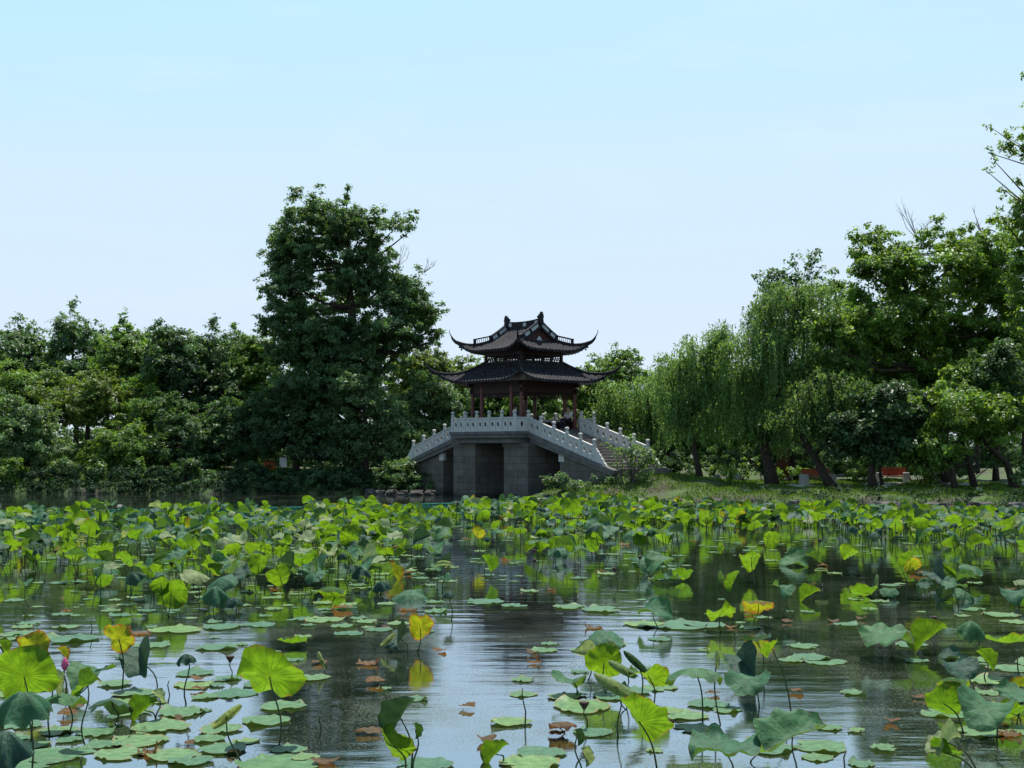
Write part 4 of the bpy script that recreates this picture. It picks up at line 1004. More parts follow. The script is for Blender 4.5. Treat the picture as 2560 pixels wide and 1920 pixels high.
# path
pm = MB()
pts = [(15.0, 58.6), (19, 58.4), (23, 58.8), (28, 60)]
for (a, b_) in zip(pts[:-1], pts[1:]):
    for j in range(6):
        t0, t1 = j / 6, (j + 1) / 6
        q = []
        for (t, s) in ((t0, -.8), (t1, -.8), (t1, .8), (t0, .8)):
            x = a[0] + (b_[0] - a[0]) * t; y = a[1] + (b_[1] - a[1]) * t + s; q.append((x, y, ground_z(x, y) + .09))
        pm.add(q, [(0, 1, 2, 3)])
tag(pm.build('path', M['path']), kind='structure')

# rocks
def rock(label, x, y, w, h, seed, group, Y=None):
    R = random.Random(seed); v = PG(x, y) if Y is None else P(x, y, Y)
    import bmesh
    bm = bmesh.new(); bmesh.ops.create_icosphere(bm, subdivisions=3, radius=1)
    ph = [R.random() * 6 for _ in range(6)]
    for q in bm.verts:
        c = q.co; d = 1 + .16*sin(3*c.x+ph[0])*cos(2.5*c.y+ph[1]) + .12*sin(6*c.z+ph[2]+c.x*4) + .07*sin(11*c.y+ph[3])*cos(9*c.x+ph[4])
        c = c * d; c.z = max(min(c.z, .72), -.6); q.co = Vector((c.x * w / 2, c.y * w * .42, c.z * h))
    me = bpy.data.meshes.new('rock'); bm.to_mesh(me); bm.free(); me.materials.append(M['rock'])
    o = bpy.data.objects.new('rock', me); COL.objects.link(o); o.location = (v.x, v.y, v.z + h * .25); o.rotation_euler = (0, 0, R.random() * 6)
    tag(o, label, 'rock', group)
RG_ = 'rocks edging the water'
rl = [(62,1060,.9,.28),(78,1061,.7,.34),(95,1060,.9,.30),(110,1061,.6,.36),(125,1061,.8,.22),(290,1063,.8,.22),(312,1064,1.1,.26),(340,1064,.9,.2),
      (800,1067,.7,.3),(822,1068,.6,.24),(848,1069,.8,.3),(872,1069,.6,.25),(900,1070,.9,.3),(930,1070,.8,.3)]
ordn = ['leftmost','second','third','fourth','fifth','sixth','seventh','eighth','ninth','tenth','eleventh','twelfth','thirteenth','fourteenth','fifteenth','sixteenth']
for i, (x, y, w_, h_) in enumerate(rl):
    zone = 'the stony patch at the far left' if x < 200 else ('the flat rocks below the dark left trees' if x < 500 else 'the rocks left of the bridge')
    j = [q for q in rl if (q[0] < 200) == (x < 200) and (q[0] < 500) == (x < 500)].index((x, y, w_, h_))
    rock('grey bank rock, %s from the left in %s' % (ordn[j] if j else 'first', zone), x, y, w_, h_, i, RG_)
for i, (X_, Y_, w_, h_) in enumerate([(1.75,59.9,.9,.36),(2.5,59.2,.8,.34),(3.3,58.5,1.0,.4),(4.0,57.8,.7,.4),(5.0,56.9,1.2,.34),(6.2,56.0,1.4,.3),(7.6,55.0,1.5,.34),(9.0,53.9,1.3,.42),(10.4,52.9,1.5,.4),(12.0,51.7,1.6,.44),(13.6,50.8,1.4,.42),(15.2,50.1,1.7,.46),(16.9,49.4,1.6,.44),(18.5,48.7,1.5,.5),(20.1,48.2,1.8,.5)]):
    R_ = random.Random(i); o_lab = 'dark edging rock, %s from the bridge along the right bank' % ('first' if i == 0 else ordn[i])
    import bmesh
    x_ = 1106 + X_ / Y_ * FN / K
    rock(o_lab, x_, 0, w_, h_, 50 + i, RG_, Y=None) if False else None
    v = Vector((X_, Y_, 0)); rock(o_lab, x_, 968 + (EYE / Y_) * FN / K, w_, h_, 50 + i, RG_)

# green net fence standing in the water
m, nt, out = newmat('green_net')
b = N(nt, 'ShaderNodeBsdfPrincipled', Roughness=.7); b.inputs['Base Color'].default_value = (.012, .12, .085, 1)
t = N(nt, 'ShaderNodeBsdfTranslucent'); t.inputs['Color'].default_value = (.02, .22, .15, 1)
tr = N(nt, 'ShaderNodeBsdfTransparent')
mx = N(nt, 'ShaderNodeMixShader', Fac=.4); L(nt, b.outputs[0], mx.inputs[1]); L(nt, t.outputs[0], mx.inputs[2])
mx2 = N(nt, 'ShaderNodeMixShader', Fac=.3); L(nt, mx.outputs[0], mx2.inputs[1]); L(nt, tr.outputs[0], mx2.inputs[2]); L(nt, mx2.outputs[0], out.inputs[0])
M['net'] = m
nr_ = empty('net_fence', (-9, 49, 0)); tag(nr_, 'low green net fence standing in the water behind the far lotus leaves', 'fence')
nb = MB(); NP = [(-24, 42.2), (-14.8, 46.4), (-7, 49.8), (1.0, 53.4), (2.6, 56.2)]; off = Vector((-9, 49, 0))
fine = []
for (a, b_) in zip(NP[:-1], NP[1:]):
    for j in range(12): t_ = j / 12; fine.append((a[0] + (b_[0]-a[0])*t_, a[1] + (b_[1]-a[1])*t_))
fine.append(NP[-1])
for i in range(len(fine) - 1):
    z0_ = .27 + .02 * sin(i * 1.1); z1_ = .27 + .02 * sin((i + 1) * 1.1)
    a = Vector((*fine[i], 0)) - off; b_ = Vector((*fine[i+1], 0)) - off
    nb.add([(a.x, a.y, -.05), (b_.x, b_.y, -.05), (b_.x, b_.y, z1_), (a.x, a.y, z0_)], [(0,1,2,3)])
nb.build('net', m, nr_)
rb_ = MB(); rb_.tube([Vector((*q, .275 + .02 * sin(i * 1.1))) - off for i, q in enumerate(fine)], .014, n=6)
M['rope'] = surf('rope', (.03,.30,.22), (.05,.38,.28), scale=4); rb_.build('top_rope', M['rope'], nr_)
for i in range(0, len(fine), 6):
    pb = MB(); q = Vector((*fine[i], 0)) - off; pb.tube([(q.x, q.y, -.3), (q.x, q.y, .36)], .02, n=6); pb.build('stake', M['bark'], nr_)

# benches
def bench(label, X, Y, rz):
    z = ground_z(X, Y) + .02; r = empty('park_bench', (X, Y, z), rz); tag(r, label, 'bench', 'benches on the right bank')
    for s in (-1, 1):
        e = MB(); x0, x1 = sorted((s * .50, s * .80))
        e.prism([(-.34, 0), (.36, 0), (.30, .52), (-.26, .52)], 'x', x0, x1); e.build('concrete_end', M['concrete'], r, bevel=.03)
    for k in range(4):
        q = MB(); y = -.22 + k * .13; q.box(-.498, .498, y, y + .10, .34, .37); q.build('seat_slat', M['slat'], r, bevel=.006)
    for k in range(4):
        q = MB(); z0_ = .44 + k * .085; y = .28 + k * .03
        q.prism([(y, z0_), (y + .03, z0_ - .01), (y + .05, z0_ + .06), (y + .02, z0_ + .07)], 'x', -.66, .66) ; q.build('back_slat', M['slat'], r, bevel=.004)
    for s in (-.45, .45):
        q = MB(); q.bar((s, .37, .25), (s, .47, .76), .05, .03); q.build('back_post', M['bark'], r)
    pd = MB(); pd.box(-1.3, 1.5, -.9, .8, -.25, .012); pd.build('pad', M['path'], r)
v = P(1766, 1000, 58.2); bench('first red-slatted bench with concrete ends, behind the base of the leaning willow trunk', v.x, 58.2, .06)
v = P(1928, 1000, 62.5); bench('second red-slatted bench, farther back between dark trunks', v.x, 62.5, -.25)
# small furniture
def simple(name, label, cat, x, Y, build, group=None):
    v = P(x, 968, Y); z = ground_z(v.x, Y); r = empty(name, (v.x, Y, z)); tag(r, label, cat, group); build(r); return r
def b_sign(r):
    q = MB(); q.box(-.22, .22, -.015, .015, .28, .88); q.build('board', M['white'], r, bevel=.005)
    for s in (-.15, .15):
        q = MB(); q.box(s-.02, s+.02, .016, .05, -.05, .80); q.build('post', M['bark'], r)
simple('notice_board', 'small blank white board standing in the shade on the left bank', 'sign', 612, 75.0, b_sign)
def b_bin(r):
    q = MB(); q.box(-.34, .34, -.18, .18, .05, .55); q.build('body', M['orangeboard'], r, bevel=.03)
    q = MB(); q.box(-.38, .38, -.22, .22, .551, .62); q.build('lid', M['brownboard'], r, bevel=.02)
simple('litter_bin', 'orange-brown litter bin left of the white board', 'bin', 583, 75.6, b_bin)
def b_panel(r):
    q = MB(); q.box(-.32, .32, -.05, .05, .35, 1.75); q.build('board', M['brownboard'], r, bevel=.01)
    for s in (-.28, .28):
        q = MB(); q.box(s-.045, s+.045, -.045, .045, -.05, .349); q.build('post', M['bark'], r)
simple('display_board', 'upright reddish-brown wooden board behind the thick willow trunk', 'board', 1691, 64, b_panel)
def b_stool(r):
    q = MB(); q.lathe([(.16, 0), (.22, .12), (.24, .25), (.20, .42), (.17, .46)], n=14); q.build('seat', M['stone'], r, smooth=True)
for i, (x, Y, lb) in enumerate([(1548, 66, 'pale stone stool behind the arching grass clump'), (1590, 67, 'pale stone stool left of the reddish-brown board')]):
    simple('stone_stool', lb, 'stool', x, Y, b_stool, 'stone stools under the willows')
def b_stake(r):
    q = MB(); q.tube([(0,0,-.1),(.03,0,1.0),(.0,.05,2.2)], [.05,.045,.03], n=7); q.build('stem', M['barkpale'], r)
for i, (x, lb) in enumerate([(694, 'thin pale bare trunk, left of two under the tallest tree'), (757, 'thin pale bare trunk, right of two under the tallest tree')]):
    simple('bare_trunk', lb, 'trunk', x, 75.2, b_stake, 'bare pale trunks under the tallest tree')

# people seated in the pavilion
def skinmat(name, c):
    return surf(name, tuple(x * .9 for x in c), c, scale=6, rough=.6, bump=.02)
M['skin'] = skinmat('skin', (.50, .32, .23)); M['hair'] = skinmat('hair', (.012, .010, .009))
M['shirtw'] = skinmat('white_shirt', (.72, .75, .80)); M['shirtd'] = skinmat('dark_shirt', (.03, .035, .05)); M['trous'] = skinmat('dark_trousers', (.018, .02, .03))
def skin_obj(name, nodes, edges, mat, parent, sub=2):
    me = bpy.data.meshes.new(name); me.from_pydata([n[0] for n in nodes], edges, []); me.materials.append(mat)
    o = bpy.data.objects.new(name, me); COL.objects.link(o); o.parent = parent
    md = o.modifiers.new('skin', 'SKIN'); md.use_smooth_shade = True
    if not me.skin_vertices:
        import bmesh
        bm = bmesh.new(); bm.from_mesh(me); bm.verts.layers.skin.verify(); bm.to_mesh(me); bm.free()
    for i, n in enumerate(nodes): me.skin_vertices[0].data[i].radius = (n[1], n[1] if len(n) < 3 else n[2])
    me.skin_vertices[0].data[0].use_root = True
    s = o.modifiers.new('sub', 'SUBSURF'); s.levels = sub; s.render_levels = sub; return o
def person(label, x, y, z, rz, shirt):
    r = empty('person', (0,0,0)); r.parent = None; w_ = loc2w(x, y, z); r.location = w_; r.rotation_euler = (0, 0, BA + rz); tag(r, label, 'person')
    # seated: facing -y; the origin is the seat surface
    nodes = [((0, 0, .08), .15, .11), ((0, .01, .30), .13, .10), ((0, 0, .48), .16, .10), ((0, -.01, .56), .06, .055), ((0, -.02, .64), .055), ((0, -.03, .70), .085, .095), ((0, -.025, .78), .085, .10), ((0, -.02, .84), .05)]
    edges = [(0,1),(1,2),(2,3),(3,4),(4,5),(5,6),(6,7)]
    for s in (-1, 1):
        b0 = len(nodes)
        nodes += [((s*.10, -.08, .08), .085), ((s*.13, -.45, .09), .062), ((s*.13, -.47, -.12), .05), ((s*.13, -.46, -.42), .035), ((s*.13, -.56, -.455), .03)]
        edges += [(0, b0), (b0, b0+1), (b0+1, b0+2), (b0+2, b0+3), (b0+3, b0+4)]
        a0 = len(nodes)
        nodes += [((s*.19, 0, .49), .052), ((s*.26, -.06, .27), .042), ((s*.20, -.26, .19), .033), ((s*.17, -.33, .18), .026)]
        edges += [(2, a0), (a0, a0+1), (a0+1, a0+2), (a0+2, a0+3)]
        for f in range(5):
            k = len(nodes); u = (f - 1.5) * .017 if f < 4 else -.045 * s
            if f < 4: nodes += [((s*.17 + u, -.38, .175), .010), ((s*.17 + u, -.42 - .006 * f, .155), .009)]
            else: nodes += [((s*.17 + u, -.35, .18), .011), ((s*.17 + u * 1.2, -.385, .17), .009)]
            edges += [(a0+3, k), (k, k+1)]
    body = skin_obj('body', nodes, edges, M['skin'], r)
    sh = [((0, .005, .06), .17, .13), ((0, .01, .30), .15, .12), ((0, 0, .47), .175, .12), ((0, -.005, .545), .07, .06)]
    se = [(0,1),(1,2),(2,3)]
    for s in (-1, 1):
        k = len(sh); sh += [((s*.20, 0, .49), .066), ((s*.255, -.055, .29), .056), ((s*.235, -.12, .24), .048)]; se += [(2, k), (k, k+1), (k+1, k+2)]
    skin_obj('shirt', sh, se, M[shirt], r)
    tn = [((0, -.01, .07), .165, .12)]; te = []
    for s in (-1, 1):
        k = len(tn); tn += [((s*.10, -.10, .085), .10), ((s*.13, -.46, .09), .074), ((s*.13, -.48, -.12), .06), ((s*.13, -.465, -.38), .05)]; te += [(0, k), (k, k+1), (k+1, k+2), (k+2, k+3)]
    skin_obj('trousers', tn, te, M['trous'], r)
    hb = MB(); hb.lathe([(.085,-.06),(.105,-.01),(.108,.05),(.09,.10),(.05,.13),(.01,.14)], (0, .005, .76), n=16); hb.build('hair', M['hair'], r, smooth=True)
    fb = MB()
    for s in (-1, 1): fb.lathe([(.004,-.008),(.011,0),(.004,.008)], (s*.033, -.118, .765), n=8)
    fb.build('eye', M['hair'], r)
    fb = MB(); fb.tube([(0,-.115,.775),(0,-.142,.735),(0,-.12,.728)], [.009,.014,.008], n=6); fb.tube([(-.025,-.115,.70),(0,-.124,.698),(.025,-.115,.70)], .007, n=6)
    for s in (-1, 1): fb.tube([(s*.088,-.02,.73),(s*.10,-.015,.76),(s*.09,-.02,.785)], [.01,.014,.01], n=6)
    fb.build('face_feature', M['skin'], r)
    return r
person('person in a white shirt seated beside the right front column of the pavilion', 1.55, 1.93, ZD + .56, 0, 'shirtw')
person('person in dark clothes seated behind the near railing, left of the near corner column', 1.45, -1.93, ZD + .56, pi, 'shirtd')
# ------------------------------------------------------------------ lotus
LM = {
 'lime': lotus_mat('lotus_lime', (.065,.165,.035), (.055,.13,.014), (.165,.32,.010), .20, tw=.55, brown=(.20,.11,.02)),
 'blue': lotus_mat('lotus_bluegreen', (.060,.170,.090), (.05,.12,.03), (.11,.23,.02), .18, tw=.35, brown=(.14,.10,.04)),
 'dark': lotus_mat('lotus_dark', (.030,.085,.060), (.03,.07,.025), (.06,.14,.03), .15, tw=.25, brown=(.06,.04,.02)),
 'yellow': lotus_mat('lotus_yellow', (.15,.19,.03), (.15,.17,.02), (.32,.38,.012), .42, tw=.55, brown=(.30,.12,.02)),
 'pale': lotus_mat('lotus_pale', (.26,.34,.17), (.24,.33,.14), (.36,.46,.15), .2, tw=.40, brown=(.25,.2,.08)),
 'pad': lotus_mat('lotus_pad', (.08,.18,.10), (.09,.16,.05), (.2,.35,.05), .22, tw=.1, brown=(.15,.10,.05), rough=.42),
 'padlight': lotus_mat('lotus_pad_light', (.12,.23,.10), (.10,.16,.05), (.2,.35,.05), .30, tw=.1, brown=(.22,.15,.06), rough=.42),
 'brown': lotus_mat('lotus_withered', (.17,.10,.05), (.15,.075,.03), (.30,.14,.02), .35, tw=.35, brown=(.10,.04,.025)),
}
M['stem'] = surf('lotus_stem', (.025,.04,.015), (.055,.075,.025), scale=20, rough=.6)
M['pod'] = surf('lotus_pod', (.03,.02,.015), (.07,.045,.03), scale=20, rough=.8)
M['petal'] = surf('lotus_petal', (.72,.68,.62), (.82,.80,.74), scale=8, rough=.5, bump=.03)
M['bud'] = surf('lotus_bud', (.45,.05,.15), (.60,.12,.25), scale=8, rough=.5)

def blade_verts(kind, seed, nr=10, ns=63):
    R = np.random.default_rng(seed)
    ph = R.random(8) * 6.28
    V = [(0, 0, 0)]; UV = [(0, 0)]
    r = np.linspace(0, 1, nr + 1)[1:]; th = np.linspace(0, 2 * pi, ns, endpoint=False)
    rr_, tt = np.meshgrid(r, th, indexing='ij')
    rim = 1 + .08 * np.sin(3 * tt + ph[0]) + .03 * np.sin(7 * tt + ph[1]) + .015 * np.sin(15 * tt + ph[2])
    x = rr_ * rim * np.cos(tt); y = rr_ * rim * np.sin(tt)
    wv = rr_ ** 2.6 * (np.sin(3 * tt + ph[3]) * .55 + .42 * np.sin(5 * tt + ph[4]) + .28 * np.sin(9 * tt + ph[5]))
    crk = .022 * rr_ * np.sin(21 * tt) * (.6 + .4 * np.sin(3 * tt + ph[6]))
    z = np.zeros_like(x)
    if kind == 'cup': z = .30 * rr_ ** 2 + .13 * wv + crk
    elif kind == 'wavy': z = .10 * rr_ ** 2 + .26 * wv + crk
    elif kind == 'umbrella': z = -.42 * rr_ ** 2.2 + .16 * wv + crk
    elif kind == 'bell':
        z = -.78 * rr_ ** 1.25 + .10 * np.cos(5 * tt + ph[6]) * rr_ + .12 * wv; f = (1 - .34 * rr_) * (1 + .20 * rr_ * np.cos(5 * tt + ph[6])); x = x * f * 1.1; y = y * f
    elif kind == 'pad': z = np.abs(.02 * wv) + .006 + .10 * (rr_ > .9) * np.maximum(0, np.sin(4 * tt + ph[6]) + .6 * np.sin(11 * tt + ph[7]) - .7)
    elif kind in ('fold', 'halffold', 'onefold'):
        a = {'fold': 1.12, 'halffold': .62, 'onefold': 1.35}[kind]
        if kind == 'onefold': sgn = (x > .05); d = np.maximum(x - .05, 0); al = a * np.tanh(d * 4) * sgn
        else: d = np.abs(x); al = a * np.tanh(d * 3.2)
        x2 = np.where(x > 0, 1, -1) * np.abs(x) * np.cos(al); z = np.abs(x) * np.sin(al) + .12 * wv + crk - .12 * y ** 2; x = x2
    elif kind == 'saddle': z = .42 * x * x - .36 * y * y + .14 * wv + crk
    elif kind == 'roll':
        hw = .30 * np.sqrt(np.maximum(1 - y * y / 1.16, .004)); a = np.clip(x / (np.sqrt(np.maximum(1 - y * y / 1.16, .004)) * 1.02), -1, 1) * 2.7
        x = hw * np.sin(a) * (1 - .25 * (np.abs(a) / 2.7)); z = hw * (1 - np.cos(a)) * .8
        rib = .016 * np.sin(30 * y + 3 * np.abs(a)); x += rib * .6; z += rib - .10 * y ** 2
    if kind not in ('pad', 'roll'):
        cu = np.clip((rr_ - .82) / .18, 0, 1) ** 2
        z = z + cu * .12 * np.sin(2 * tt + ph[7]) * (1 + .5 * np.sin(8 * tt + ph[6])) + .018 * np.sin(6 * x + ph[0]) * np.cos(7 * y + ph[1])
    if kind not in ('pad',):
        z += .045 * (1 - np.exp(-rr_ * 9)) - .0
    if kind == 'curl':
        z = .25 * rr_ ** 2 + .35 * wv; 
    V += list(zip(x.ravel(), y.ravel(), z.ravel()))
    UV += list(zip((tt / (2 * pi)).ravel(), rr_.ravel()))
    F = []; U = []
    for k in range(ns):
        k2 = (k + 1) % ns; F.append((0, 1 + k, 1 + k2)); u0 = k / ns; u1 = (k + 1) / ns
        U += [(u0, 0), (u0, r[0]), (u1, r[0])]
    for i in range(nr - 1):
        for k in range(ns):
            k2 = (k + 1) % ns; a = 1 + i * ns
            F.append((a + k, a + ns + k, a + ns + k2, a + k2)); u0 = k / ns; u1 = (k + 1) / ns
            U += [(u0, r[i]), (u0, r[i+1]), (u1, r[i+1]), (u1, r[i])]
    return V, F, U
_bl = {}
def blade_mesh(kind, var, tone):
    key = (kind, var, tone)
    if key not in _bl:
        V, F, U = blade_verts(kind, 100 + var * 7 + sum(map(ord, kind)))
        me = bpy.data.meshes.new('blade'); me.from_pydata(V, [], F)
        uvl = me.uv_layers.new(name='UVMap'); uvl.data.foreach_set('uv', np.array(U, dtype=np.float32).ravel())
        me.polygons.foreach_set('use_smooth', [True] * len(F)); me.materials.append(LM[tone]); me.update(); _bl[key] = me
    return _bl[key]
_st = {}
def stem_mesh(var):
    if var not in _st:
        R = random.Random(var); b = MB(); n = 8; A = R.uniform(-.05, .05); B = R.uniform(-.03, .03)
        b.tube([(A * sin(pi * t / (n-1)), B * sin(2 * pi * t / (n-1)), t / (n-1)) for t in range(n)], [.0085 - .0025 * t / (n-1) for t in range(n)], n=6)
        o = b.build('tmp', M['stem'], smooth=True); me = o.data; bpy.data.objects.remove(o); me.name = 'stem'; _st[var] = me
    return _st[var]
WORD = {'cup': 'cupped', 'wavy': 'wavy', 'umbrella': 'umbrella-shaped', 'bell': 'drooping bell-like', 'fold': 'folded', 'halffold': 'half-folded', 'onefold': 'one-side-folded', 'saddle': 'saddle-curved', 'roll': 'rolled-up young'}
TW = {'lime': 'backlit lime-green', 'blue': 'blue-green', 'dark': 'dark green', 'yellow': 'yellow blotched', 'pale': 'pale whitish-green', 'brown': 'withered brown'}
FIELD = []
def lotus(base, top, R_, kind, var, tone, tilt, yaw, spin, label=None, stuff=None):
    """base on the water, top = leaf centre; tilt>0 turns the underside to the viewer"""
    base = Vector(base); top = Vector(top)
    if stuff is not None:
        stuff.append((base, top, R_, kind, var, tone, tilt, yaw, spin)); return
    r = empty('lotus_leaf', base)
    o = bpy.data.objects.new('blade', blade_mesh(kind, var, tone)); COL.objects.link(o); o.parent = r
    mt = Matrix.Rotation(yaw, 3, 'Z') @ Matrix.Rotation(-tilt, 3, 'X') @ Matrix.Rotation(spin, 3, 'Z')
    o.rotation_euler = mt.to_euler(); o.location = top - base; o.scale = (R_, R_, R_)
    s = bpy.data.objects.new('stem', stem_mesh(var % 6)); COL.objects.link(s); s.parent = r
    d = top - base; s.location = (0, 0, -.12 * 0); s.scale = (1, 1, d.length)
    s.rotation_euler = d.to_track_quat('Z', 'X').to_euler()
    tag(r, label, 'lotus leaf', 'lotus leaves standing above the pond')
    if label is None: FIELD.append((r, TW[tone], WORD[kind]))
    return r

